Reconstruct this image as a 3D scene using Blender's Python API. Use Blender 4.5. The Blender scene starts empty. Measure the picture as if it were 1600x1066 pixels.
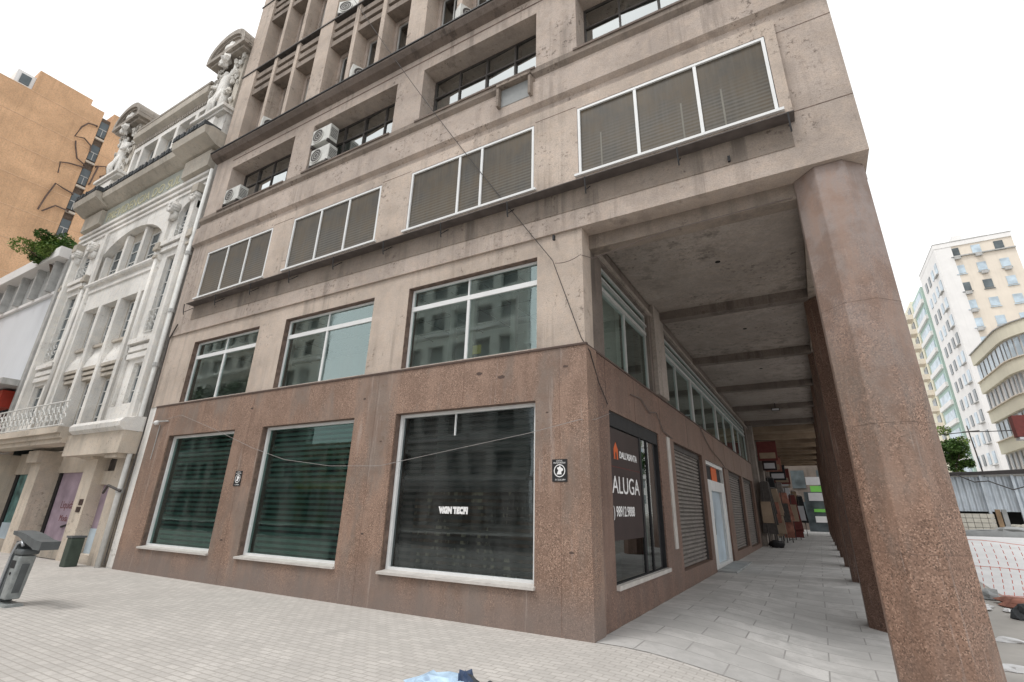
import bpy, math, random
from mathutils import Vector, Matrix
random.seed(7)
C = bpy.context.scene.collection
R = math.radians
PI = math.pi

# ------------------------------------------------------------------ materials
def rgba(c): return (c[0], c[1], c[2], 1.0)

def nodes_of(name):
    m = bpy.data.materials.new(name); m.use_nodes = True
    nt = m.node_tree
    return m, nt, nt.nodes['Principled BSDF']

def N(nt, typ, **kw):
    n = nt.nodes.new(typ)
    for k, v in kw.items():
        if k in n.inputs: n.inputs[k].default_value = v
        else: setattr(n, k, v)
    return n

def noise(nt, co, scale, detail=4, rough=0.55, stretch=None):
    n = N(nt, 'ShaderNodeTexNoise'); n.inputs['Scale'].default_value = scale
    n.inputs['Detail'].default_value = detail; n.inputs['Roughness'].default_value = rough
    if stretch:
        mp = N(nt, 'ShaderNodeMapping'); mp.inputs['Scale'].default_value = stretch
        nt.links.new(co, mp.inputs['Vector']); co = mp.outputs[0]
    nt.links.new(co, n.inputs['Vector']); return n.outputs['Fac']

def ramp(nt, fac, a, b):
    n = N(nt, 'ShaderNodeMapRange'); n.clamp = True
    n.inputs['From Min'].default_value = a; n.inputs['From Max'].default_value = b
    nt.links.new(fac, n.inputs['Value']); return n.outputs[0]

def mix(nt, fac, a, b, mode='MIX'):
    n = N(nt, 'ShaderNodeMix'); n.data_type = 'RGBA'; n.blend_type = mode
    if isinstance(fac, (int, float)): n.inputs[0].default_value = fac
    else: nt.links.new(fac, n.inputs[0])
    for s, v in ((6, a), (7, b)):
        if isinstance(v, tuple): n.inputs[s].default_value = rgba(v)
        else: nt.links.new(v, n.inputs[s])
    return n.outputs[2]

def mul(nt, a, b, op='MULTIPLY'):
    n = N(nt, 'ShaderNodeMath'); n.operation = op
    for i, v in enumerate((a, b)):
        if isinstance(v, (int, float)): n.inputs[i].default_value = v
        else: nt.links.new(v, n.inputs[i])
    return n.outputs[0]

def coords(nt): return N(nt, 'ShaderNodeNewGeometry').outputs['Position']

def bumpn(nt, b, h, strength, dist=0.01):
    n = N(nt, 'ShaderNodeBump'); n.inputs['Strength'].default_value = strength
    n.inputs['Distance'].default_value = dist
    nt.links.new(h, n.inputs['Height']); nt.links.new(n.outputs[0], b.inputs['Normal'])

def mat(name, c, rough=0.75, var=0.12, scale=3.0, bump=0.15, metal=0.0, streak=0.0, dirt=None, spec=0.35):
    m, nt, b = nodes_of(name)
    co = coords(nt)
    n1 = noise(nt, co, scale, 6)
    lo = tuple(v * (1 - var) for v in c); hi = tuple(min(1, v * (1 + var)) for v in c)
    col = mix(nt, ramp(nt, n1, 0.3, 0.7), lo, hi)
    if streak:
        s = noise(nt, co, 1.0, 5, 0.6, (3.2, 3.2, 0.25))
        col = mix(nt, mul(nt, ramp(nt, s, 0.52, 0.75), streak), col, dirt or tuple(v * 0.45 for v in c))
    nt.links.new(col, b.inputs['Base Color'])
    b.inputs['Roughness'].default_value = rough; b.inputs['Metallic'].default_value = metal
    b.inputs['Specular IOR Level'].default_value = spec
    if bump: bumpn(nt, b, noise(nt, co, scale * 25, 3), bump, 0.006)
    return m

def stucco(name, c, grime=(0.12, 0.095, 0.08), g_amt=0.55, fine=45):
    m, nt, b = nodes_of(name); co = coords(nt)
    big = noise(nt, co, 0.45, 5); med = noise(nt, co, 5, 6, 0.7); gr = noise(nt, co, fine, 3, 0.8)
    col = mix(nt, ramp(nt, big, 0.38, 0.62), tuple(v * 0.82 for v in c), tuple(v * 1.14 for v in c))
    col = mix(nt, mul(nt, ramp(nt, med, 0.45, 0.62), 0.4), col, (c[0] * 1.15, c[1] * 1.08, c[2] * 1.0))
    m3 = noise(nt, co, 1.7, 8, 0.72)
    col = mix(nt, mul(nt, ramp(nt, m3, 0.47, 0.60), 0.42 * g_amt), col, (c[0] * 0.62, c[1] * 0.60, c[2] * 0.58))
    col = mix(nt, mul(nt, ramp(nt, gr, 0.46, 0.62), 0.5), col, tuple(v * 0.62 for v in c))
    # rain streaks
    st = noise(nt, co, 1.0, 7, 0.68, (3.0, 3.0, 0.14)); sb = noise(nt, co, 0.5, 3)
    col = mix(nt, mul(nt, mul(nt, ramp(nt, st, 0.50, 0.62), ramp(nt, sb, 0.40, 0.58)), min(0.95, g_amt * 0.85)), col, tuple(v * 0.45 for v in c))
    # mould spots
    sp = noise(nt, co, 8, 5, 0.8); bl = noise(nt, co, 0.7, 4)
    f = mul(nt, ramp(nt, sp, 0.56, 0.63), ramp(nt, bl, 0.48, 0.58))
    col = mix(nt, mul(nt, f, min(1.0, g_amt * 1.1)), col, grime)
    nt.links.new(col, b.inputs['Base Color']); b.inputs['Roughness'].default_value = 0.9
    b.inputs['Specular IOR Level'].default_value = 0.2
    bumpn(nt, b, mul(nt, gr, mul(nt, med, 1.2), 'ADD'), 0.6, 0.014)
    return m

def granite(name, c, patch=(0.30, 0.27, 0.27), p_amt=0.35, rough=0.6, coarse=60, joints=True, zpatch=None, foot=False):
    m, nt, b = nodes_of(name); co = coords(nt)
    v = N(nt, 'ShaderNodeTexVoronoi'); v.inputs['Scale'].default_value = coarse
    nt.links.new(co, v.inputs['Vector'])
    sep = N(nt, 'ShaderNodeSeparateColor'); nt.links.new(v.outputs['Color'], sep.inputs[0])
    big = noise(nt, co, 0.7, 5); med = noise(nt, co, 7, 5, 0.7)
    col = mix(nt, ramp(nt, big, 0.3, 0.7), tuple(k * 0.78 for k in c), tuple(k * 1.18 for k in c))
    col = mix(nt, mul(nt, ramp(nt, sep.outputs[0], 0.62, 0.95), 0.7), col, (c[0] * 2.0, c[1] * 2.2, c[2] * 2.3))
    col = mix(nt, mul(nt, ramp(nt, sep.outputs[1], 0.62, 0.85), 0.85), col, tuple(k * 0.28 for k in c))
    pt = noise(nt, co, 0.8, 6, 0.6, (1.5, 1.5, 0.5))
    col = mix(nt, mul(nt, ramp(nt, pt, 0.48, 0.58), p_amt), col, patch)
    col = mix(nt, mul(nt, ramp(nt, med, 0.62, 0.68), 0.55), col, tuple(k * 0.45 for k in c))
    if zpatch:   # a cement skim coat left on the upper part of the pillar
        sx = N(nt, 'ShaderNodeSeparateXYZ'); nt.links.new(co, sx.inputs[0])
        w = noise(nt, co, 0.9, 3)
        zz = mul(nt, sx.outputs['Z'], mul(nt, w, 3.4), 'ADD')
        col = mix(nt, mul(nt, ramp(nt, zz, zpatch[0], zpatch[1]), 0.8), col, zpatch[2])
        lowd = ramp(nt, zz, 2.2, 1.2)
        col = mix(nt, mul(nt, lowd, 0.35), col, (0.22, 0.165, 0.14))
    sp_ = N(nt, 'ShaderNodeSeparateXYZ'); nt.links.new(co, sp_.inputs[0])
    cb = N(nt, 'ShaderNodeCombineXYZ'); nt.links.new(mul(nt, sp_.outputs['X'], sp_.outputs['Y'], 'ADD'), cb.inputs[0]); nt.links.new(sp_.outputs['Z'], cb.inputs[1])
    bk = N(nt, 'ShaderNodeTexBrick'); bk.inputs['Scale'].default_value = 1.0; bk.inputs['Brick Width'].default_value = 1.05
    bk.inputs['Row Height'].default_value = 0.86; bk.inputs['Mortar Size'].default_value = 0.003
    bk.inputs['Color1'].default_value = (0.0, 0.0, 0.0, 1); bk.inputs['Color2'].default_value = (1, 1, 1, 1); bk.inputs['Mortar'].default_value = (0.0, 0, 0, 1)
    nt.links.new(cb.outputs[0], bk.inputs['Vector'])
    col = mix(nt, mul(nt, bk.outputs['Color'], 0.32), col, tuple(k * 0.6 for k in c))
    col = mix(nt, mul(nt, bk.outputs['Fac'], 0.35), col, tuple(k * 0.5 for k in c))
    md = noise(nt, co, 2.3, 6, 0.7)
    col = mix(nt, mul(nt, ramp(nt, md, 0.46, 0.60), 0.5), col, tuple(k * 0.72 for k in c))
    md2 = noise(nt, co, 1.7, 7, 0.7, (1.0, 1.0, 0.35))
    col = mix(nt, mul(nt, ramp(nt, md2, 0.50, 0.60), 0.42), col, (c[0] * 1.25, c[1] * 1.3, c[2] * 1.33))
    if foot:   # street dirt splashed on the plinth
        sx = N(nt, 'ShaderNodeSeparateXYZ'); nt.links.new(co, sx.inputs[0])
        zz = mul(nt, sx.outputs['Z'], mul(nt, noise(nt, co, 1.1, 5, 0.6), 1.1), 'ADD')
        col = mix(nt, mul(nt, ramp(nt, zz, 1.25, 0.7), 0.65), col, (0.20, 0.165, 0.15))
    # scratches / pale paint runs
    sc = noise(nt, co, 1.0, 6, 0.7, (9, 9, 0.5))
    col = mix(nt, mul(nt, ramp(nt, sc, 0.60, 0.68), 0.4), col, (0.42, 0.36, 0.33))
    nt.links.new(col, b.inputs['Base Color'])
    b.inputs['Roughness'].default_value = rough; b.inputs['Specular IOR Level'].default_value = 0.4
    bumpn(nt, b, med, 0.35, 0.012)
    return m

def glass(name, tint=(0.8, 0.9, 0.85), boost=1.0, base=0.04, rough=0.01, bend=0.0, warp=0.0, gl=(0.92, 0.96, 0.95), smear=0.0):
    m = bpy.data.materials.new(name); m.use_nodes = True; nt = m.node_tree; nt.nodes.clear()
    out = N(nt, 'ShaderNodeOutputMaterial'); t = N(nt, 'ShaderNodeBsdfTransparent'); g = N(nt, 'ShaderNodeBsdfGlossy')
    t.inputs[0].default_value = rgba(tint); g.inputs['Roughness'].default_value = rough
    g.inputs[0].default_value = rgba(gl)
    fr = N(nt, 'ShaderNodeFresnel'); fr.inputs[0].default_value = 1.5
    f = mul(nt, mul(nt, fr.outputs[0], boost), base, 'ADD')
    n = nt.nodes[-1]; n.use_clamp = True
    mx = N(nt, 'ShaderNodeMixShader'); nt.links.new(f, mx.inputs[0])
    nt.links.new(t.outputs[0], mx.inputs[1]); nt.links.new(g.outputs[0], mx.inputs[2])
    if warp:
        co = coords(nt); w = noise(nt, co, 0.8, 2)
        bn = N(nt, 'ShaderNodeBump'); bn.inputs['Strength'].default_value = warp; bn.inputs['Distance'].default_value = 0.05
        nt.links.new(w, bn.inputs['Height']); nt.links.new(bn.outputs[0], g.inputs['Normal'])
    if smear:
        q = noise(nt, coords(nt), 1.3, 6, 0.7)
        nt.links.new(mul(nt, mul(nt, ramp(nt, q, 0.42, 0.62), smear), 0.012, 'ADD'), g.inputs['Roughness'])
        d = N(nt, 'ShaderNodeBsdfDiffuse'); d.inputs[0].default_value = (0.5, 0.5, 0.48, 1)
        m2 = N(nt, 'ShaderNodeMixShader'); q2 = noise(nt, coords(nt), 1.0, 6, 0.7, (2.5, 2.5, 0.6))
        nt.links.new(mul(nt, mul(nt, ramp(nt, q2, 0.44, 0.64), 0.045), 0.006, 'ADD'), m2.inputs[0])
        nt.links.new(mx.outputs[0], m2.inputs[1]); nt.links.new(d.outputs[0], m2.inputs[2]); mx = m2
    nt.links.new(mx.outputs[0], out.inputs[0])
    return m

def emis(name, c, s):
    m, nt, b = nodes_of(name); b.inputs['Base Color'].default_value = rgba(c)
    b.inputs['Emission Color'].default_value = rgba(c); b.inputs['Emission Strength'].default_value = s
    return m

def paving(name, c, mortar, bw, bh, msize, rot=0.0, var=0.12, bump=0.4, off=0.5, blot=0.3):
    m, nt, b = nodes_of(name); co = coords(nt)
    mp = N(nt, 'ShaderNodeMapping'); mp.inputs['Rotation'].default_value = (0, 0, rot)
    nt.links.new(co, mp.inputs[0])
    dn = N(nt, 'ShaderNodeTexNoise'); dn.inputs['Scale'].default_value = 1.3; nt.links.new(co, dn.inputs['Vector'])
    br = N(nt, 'ShaderNodeTexBrick'); br.offset = off
    br.inputs['Scale'].default_value = 1.0; br.inputs['Brick Width'].default_value = bw
    br.inputs['Row Height'].default_value = bh; br.inputs['Mortar Size'].default_value = msize
    br.inputs['Mortar Smooth'].default_value = 0.3
    br.inputs['Color1'].default_value = rgba(tuple(v * (1 - var) for v in c))
    br.inputs['Color2'].default_value = rgba(tuple(min(1, v * (1 + var)) for v in c))
    br.inputs['Mortar'].default_value = rgba(mortar)
    nt.links.new(mp.outputs[0], br.inputs['Vector'])
    big = noise(nt, co, 0.55, 6, 0.6); fine = noise(nt, co, 28, 4, 0.7); med = noise(nt, co, 3.2, 5, 0.65)
    col = mix(nt, mul(nt, ramp(nt, big, 0.42, 0.6), blot), br.outputs['Color'], tuple(v * 0.62 for v in c))
    col = mix(nt, mul(nt, ramp(nt, med, 0.48, 0.62), blot), col, tuple(v * 0.7 for v in c))
    col = mix(nt, mul(nt, ramp(nt, fine, 0.48, 0.62), 0.3), col, tuple(v * 0.75 for v in c))
    st = noise(nt, co, 14, 3, 0.8)
    col = mix(nt, mul(nt, ramp(nt, st, 0.68, 0.71), 0.5), col, tuple(v * 0.3 for v in c))
    nt.links.new(col, b.inputs['Base Color']); b.inputs['Roughness'].default_value = 0.85
    b.inputs['Specular IOR Level'].default_value = 0.25
    h = mul(nt, mul(nt, br.outputs['Fac'], -1.0), mul(nt, fine, 0.25), 'ADD')
    bumpn(nt, b, h, bump, 0.01)
    return m

M = {}
M['stucco'] = stucco('stucco', (0.485, 0.412, 0.363), g_amt=0.75)
M['stucco_low'] = stucco('stucco_low', (0.54, 0.458, 0.395), g_amt=0.6)
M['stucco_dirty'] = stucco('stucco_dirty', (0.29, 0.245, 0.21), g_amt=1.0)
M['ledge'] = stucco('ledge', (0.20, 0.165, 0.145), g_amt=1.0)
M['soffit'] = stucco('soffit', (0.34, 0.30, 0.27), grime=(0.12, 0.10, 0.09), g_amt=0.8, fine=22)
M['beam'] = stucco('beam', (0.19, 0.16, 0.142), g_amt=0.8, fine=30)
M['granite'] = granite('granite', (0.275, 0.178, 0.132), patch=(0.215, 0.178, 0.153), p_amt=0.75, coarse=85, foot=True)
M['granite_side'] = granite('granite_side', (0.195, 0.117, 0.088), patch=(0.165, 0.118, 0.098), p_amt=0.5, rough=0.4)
M['granite_pillar'] = granite('granite_pillar', (0.27, 0.167, 0.121), patch=(0.22, 0.182, 0.158), p_amt=0.65, coarse=70,
                              zpatch=(4.8, 7.0, (0.33, 0.285, 0.27)))
M['jamb'] = mat('jamb', (0.15, 0.105, 0.085), 0.8, 0.4, 9)
M['joint'] = mat('joint', (0.10, 0.07, 0.06), 0.9)
M['alu'] = mat('alu', (0.72, 0.73, 0.73), 0.42, 0.05, 3, 0, spec=0.5)
M['alu_dull'] = mat('alu_dull', (0.42, 0.42, 0.41), 0.5, 0.08, 3, 0)
M['steel_dark'] = mat('steel_dark', (0.07, 0.062, 0.058), 0.6, 0.3, 8, 0)
M['black'] = mat('black', (0.02, 0.02, 0.022), 0.6, 0.2, 5, 0)
M['darkgap'] = mat('darkgap', (0.012, 0.012, 0.012), 0.9, 0.1, 2, 0)
M['glass_green'] = glass('glass_green', (0.36, 0.62, 0.57), 1.45, 0.015, warp=0.06, gl=(0.6, 0.86, 0.8), smear=0.05)
M['glass_blue'] = glass('glass_blue', (0.66, 0.74, 0.74), 1.35, 0.015, warp=0.06, gl=(0.8, 0.92, 0.95), smear=0.05)
M['glass_mezz'] = glass('glass_mezz', (0.80, 0.90, 0.87), 1.5, 0.20, warp=0.06, smear=0.06, gl=(0.75, 0.92, 0.90))
M['glass_sky'] = glass('glass_sky', (0.35, 0.4, 0.42), 2.4, 0.32, warp=0.05)
M['glass_dark'] = glass('glass_dark', (0.25, 0.27, 0.27), 1.5, 0.08)
M['glass_shop'] = glass('glass_shop', (0.5, 0.52, 0.5), 1.2, 0.05)
M['slat'] = mat('slat', (0.31, 0.34, 0.33), 0.6, 0.1, 2, 0)
M['room'] = mat('room', (0.035, 0.045, 0.043), 0.9, 0.3, 2, 0)
M['room_light'] = mat('room_light', (0.42, 0.43, 0.40), 0.9, 0.15, 1.0, 0)
M['room_mid'] = mat('room_mid', (0.16, 0.17, 0.16), 0.9, 0.15, 1.0, 0)
M['sill'] = mat('sill', (0.52, 0.49, 0.46), 0.5, 0.12, 6)
M['ceil_room'] = mat('ceil_room', (0.3, 0.32, 0.31), 0.9, 0.1, 1, 0)
M['rollup'] = mat('rollup', (0.20, 0.18, 0.165), 0.55, 0.25, 5, 0.2)
M['white_paint'] = mat('white_paint', (0.66, 0.66, 0.65), 0.5, 0.08, 4, 0.1, streak=0.2)
M['acwhite'] = mat('acwhite', (0.58, 0.58, 0.55), 0.5, 0.12, 8, 0, streak=0.5)
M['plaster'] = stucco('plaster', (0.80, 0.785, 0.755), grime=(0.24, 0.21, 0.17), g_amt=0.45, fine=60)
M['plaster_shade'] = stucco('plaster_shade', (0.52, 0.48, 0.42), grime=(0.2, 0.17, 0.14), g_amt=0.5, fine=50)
M['plaster_dirty'] = stucco('plaster_dirty', (0.40, 0.365, 0.325), grime=(0.06, 0.055, 0.045), g_amt=1.0, fine=30)
M['cream_low'] = stucco('cream_low', (0.60, 0.53, 0.45), grime=(0.2, 0.16, 0.13), g_amt=0.5, fine=50)
M['frieze'] = stucco('frieze', (0.42, 0.44, 0.40), g_amt=0.4)
M['gold'] = mat('gold', (0.52, 0.50, 0.34), 0.5, 0.2, 9, 0)
M['iron_white'] = mat('iron_white', (0.62, 0.62, 0.60), 0.6, 0.1, 9, 0)
M['orange'] = stucco('orange', (0.64, 0.41, 0.25), grime=(0.4, 0.24, 0.15), g_amt=0.3, fine=12)
M['orange_line'] = mat('orange_line', (0.62, 0.42, 0.27), 0.9)
M['white_panel'] = mat('white_panel', (0.70, 0.73, 0.77), 0.6, 0.03, 0.8, 0, streak=0.12)
M['grey_roof'] = mat('grey_roof', (0.42, 0.42, 0.41), 0.7, 0.2, 3, 0.1, streak=0.5)
M['red'] = mat('red', (0.42, 0.05, 0.03), 0.5, 0.15, 3, 0)
M['maroon'] = mat('maroon', (0.15, 0.035, 0.03), 0.6, 0.2, 5, 0)
M['pale_cream'] = mat('pale_cream', (0.72, 0.65, 0.56), 0.9, 0.05, 0.6, 0, streak=0.15)  # pale walls of the far blocks: haze and glare put into the colour
M['pale_white'] = mat('pale_white', (0.76, 0.75, 0.74), 0.9, 0.04, 0.6, 0, streak=0.12)
M['pale_green'] = mat('pale_green', (0.42, 0.55, 0.50), 0.9, 0.06, 0.6, 0, streak=0.15)
M['pale_yellow'] = mat('pale_yellow', (0.74, 0.71, 0.58), 0.9, 0.05, 0.6, 0, streak=0.15)
M['win_pale'] = mat('win_pale', (0.46, 0.55, 0.62), 0.3, 0.3, 0.9, 0)
M['win_dark'] = mat('win_dark', (0.10, 0.12, 0.13), 0.2, 0.5, 0.7, 0)
M['curtain'] = mat('curtain', (0.7, 0.7, 0.68), 0.8, 0.1, 2, 0)
M['zinc'] = mat('zinc', (0.50, 0.55, 0.60), 0.45, 0.15, 2, 0, metal=0.2, streak=0.4)
M['wood'] = mat('wood', (0.26, 0.18, 0.11), 0.8, 0.3, 4)
M['tanwood'] = mat('tanwood', (0.33, 0.25, 0.18), 0.8, 0.2, 2)
M['leaf'] = mat('leaf', (0.07, 0.14, 0.03), 0.6, 0.5, 1.6, 0)
M['leaf2'] = mat('leaf2', (0.16, 0.24, 0.05), 0.6, 0.4, 2, 0)
M['leafdark'] = mat('leafdark', (0.035, 0.075, 0.03), 0.6, 0.5, 1.5, 0)
M['bark'] = mat('bark', (0.12, 0.09, 0.07), 0.9, 0.3, 8)
M['sidewalk'] = paving('sidewalk', (0.53, 0.505, 0.475), (0.39, 0.365, 0.335), 0.20, 0.10, 0.009, R(0), 0.08, 0.5, blot=0.28)
M['slabs'] = paving('slabs', (0.52, 0.51, 0.495), (0.27, 0.26, 0.25), 1.1, 0.55, 0.012, R(0), 0.13, 0.45, blot=0.6)
M['earth'] = mat('earth', (0.42, 0.40, 0.37), 0.95, 0.2, 0.9, 0.4)
M['whiteground'] = mat('whiteground', (0.70, 0.70, 0.70), 0.9, 0.08, 1.5, 0.3)
M['concrete'] = mat('concrete', (0.30, 0.31, 0.31), 0.9, 0.25, 1.5, 0.5)
M['block'] = mat('block', (0.55, 0.53, 0.47), 0.9, 0.12, 6, 0.3)
M['brick'] = mat('brick', (0.33, 0.15, 0.11), 0.9, 0.4, 3, 0.3)
M['netred'] = mat('netred', (0.62, 0.16, 0.11), 0.7, 0.1, 5, 0)
M['bingrey'] = mat('bingrey', (0.10, 0.11, 0.115), 0.5, 0.2, 6, 0)
M['binpale'] = mat('binpale', (0.27, 0.29, 0.29), 0.45, 0.25, 9, 0)
M['bingreen'] = mat('bingreen', (0.055, 0.075, 0.06), 0.6, 0.2, 5, 0)
M['pink'] = mat('pink', (0.55, 0.12, 0.38), 0.6, 0.2, 4, 0)
M['lilac'] = mat('lilac', (0.36, 0.28, 0.34), 0.6, 0.25, 2, 0)
M['teal'] = mat('teal', (0.10, 0.20, 0.19), 0.5, 0.6, 3, 0)
M['posterdark'] = mat('posterdark', (0.035, 0.022, 0.022), 0.35, 0.2, 3, 0)
M['posterorange'] = mat('posterorange', (0.60, 0.12, 0.03), 0.5, 0.1, 3, 0)
M['white'] = mat('white', (0.80, 0.80, 0.80), 0.6, 0.03, 3, 0)
M['offwhite'] = mat('offwhite', (0.55, 0.55, 0.57), 0.6, 0.05, 3, 0)
M['greenlit'] = mat('greenlit', (0.22, 0.62, 0.12), 0.5, 0.1, 1, 0)
M['bluebag'] = mat('bluebag', (0.45, 0.60, 0.78), 0.35, 0.35, 6, 0.2)
M['bluedark'] = mat('bluedark', (0.05, 0.08, 0.15), 0.4, 0.4, 6, 0.2)
M['stone_dark'] = mat('stone_dark', (0.06, 0.065, 0.07), 0.8, 0.4, 20, 0.5)
M['yellow'] = mat('yellow', (0.60, 0.52, 0.15), 0.6, 0.1, 3, 0)
M['opp_a'] = mat('opp_a', (0.58, 0.58, 0.55), 0.9, 0.15, 1)
M['opp_b'] = mat('opp_b', (0.50, 0.50, 0.48), 0.9, 0.1, 1)
M['opp_c'] = mat('opp_c', (0.40, 0.36, 0.22), 0.9, 0.1, 1)
M['cable'] = mat('cable', (0.05, 0.045, 0.045), 0.7, 0.2, 9, 0)
M['cable_pale'] = mat('cable_pale', (0.16, 0.13, 0.12), 0.7, 0.2, 9, 0)
M['cable_mid'] = mat('cable_mid', (0.30, 0.28, 0.27), 0.7, 0.2, 9, 0)
M['asphalt'] = mat('asphalt', (0.07, 0.07, 0.07), 0.9, 0.2, 3, 0.3)
M['shelf'] = mat('shelf', (0.10, 0.085, 0.08), 0.6, 0.3, 4, 0.2)
M['rod'] = mat('rod', (0.12, 0.085, 0.07), 0.8, 0.3, 4, 0)
M['sash_dim'] = mat('sash_dim', (0.20, 0.19, 0.165), 0.8, 0.1, 4, 0)
M['tubepale'] = mat('tubepale', (0.42, 0.44, 0.46), 0.35, 0.15, 5, 0, metal=0.5)
M['room_bright'] = mat('room_bright', (0.66, 0.68, 0.64), 0.9, 0.08, 1.0, 0)
M['print_brown'] = mat('print_brown', (0.30, 0.19, 0.12), 0.7, 0.2, 2, 0)
M['slat_dark'] = mat('slat_dark', (0.085, 0.075, 0.07), 0.6, 0.1, 2, 0)
M['win_soft'] = mat('win_soft', (0.16, 0.18, 0.18), 0.5, 0.5, 0.5, 0)
M['plaster_relief'] = stucco('plaster_relief', (0.66, 0.64, 0.60), grime=(0.16, 0.14, 0.11), g_amt=0.9, fine=30)
M['win_mid'] = mat('win_mid', (0.30, 0.33, 0.35), 0.4, 0.3, 0.8, 0)  # far window grey, lightened in its colour to stand for haze
M['lampglass'] = emis('lampglass', (1.0, 0.95, 0.85), 2.5)

def f2glass():
    m, nt, b = nodes_of('f2glass'); co = coords(nt)
    n1 = noise(nt, co, 1.3, 5, 0.65); n2 = noise(nt, co, 1.0, 4, 0.6, (22, 22, 1.2))
    sx = N(nt, 'ShaderNodeSeparateXYZ'); nt.links.new(co, sx.inputs[0])
    w = N(nt, 'ShaderNodeTexWave'); w.wave_type = 'BANDS'; w.bands_direction = 'Z'; w.inputs['Scale'].default_value = 4.2
    w.inputs['Distortion'].default_value = 0.3; nt.links.new(co, w.inputs['Vector'])
    col = mix(nt, ramp(nt, n1, 0.35, 0.65), (0.055, 0.052, 0.046), (0.105, 0.078, 0.048))
    col = mix(nt, mul(nt, ramp(nt, n2, 0.4, 0.7), 0.5), col, (0.11, 0.10, 0.082))
    low = ramp(nt, mul(nt, sx.outputs['Z'], mul(nt, n1, 1.2), 'ADD'), 9.3, 8.7)
    col = mix(nt, mul(nt, mul(nt, w.outputs['Fac'], low), 0.5), col, (0.17, 0.162, 0.145))
    nt.links.new(col, b.inputs['Base Color']); b.inputs['Roughness'].default_value = 0.42
    b.inputs['Specular IOR Level'].default_value = 0.22
    return m
M['f2glass'] = f2glass()

def printm():
    m, nt, b = nodes_of('print_brown'); co = coords(nt)
    n1 = noise(nt, co, 1.6, 4, 0.6); n2 = noise(nt, co, 3.0, 5, 0.6, (2.2, 2.2, 0.6))
    col = mix(nt, ramp(nt, n1, 0.45, 0.6), (0.05, 0.035, 0.03), (0.22, 0.12, 0.075))
    col = mix(nt, ramp(nt, n2, 0.54, 0.62), col, (0.62, 0.52, 0.38))
    nt.links.new(col, b.inputs['Base Color']); return m
M['print_brown'] = printm()

# ------------------------------------------------------------------ mesh helpers
class Fr:
    """a facade frame: u along, v up, d outwards"""
    def __init__(s, org, U, Nn):
        s.o = Vector(org); s.U = Vector(U); s.V = Vector((0, 0, 1)); s.N = Vector(Nn)
    def P(s, u, v, d): return s.o + s.U * u + s.V * v + s.N * d
FRONT = Fr((0, 0, 0), (1, 0, 0), (0, -1, 0))
SIDE = Fr((0, 0, 0), (0, 1, 0), (1, 0, 0))
WORLD = Fr((0, 0, 0), (1, 0, 0), (0, -1, 0))

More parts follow.
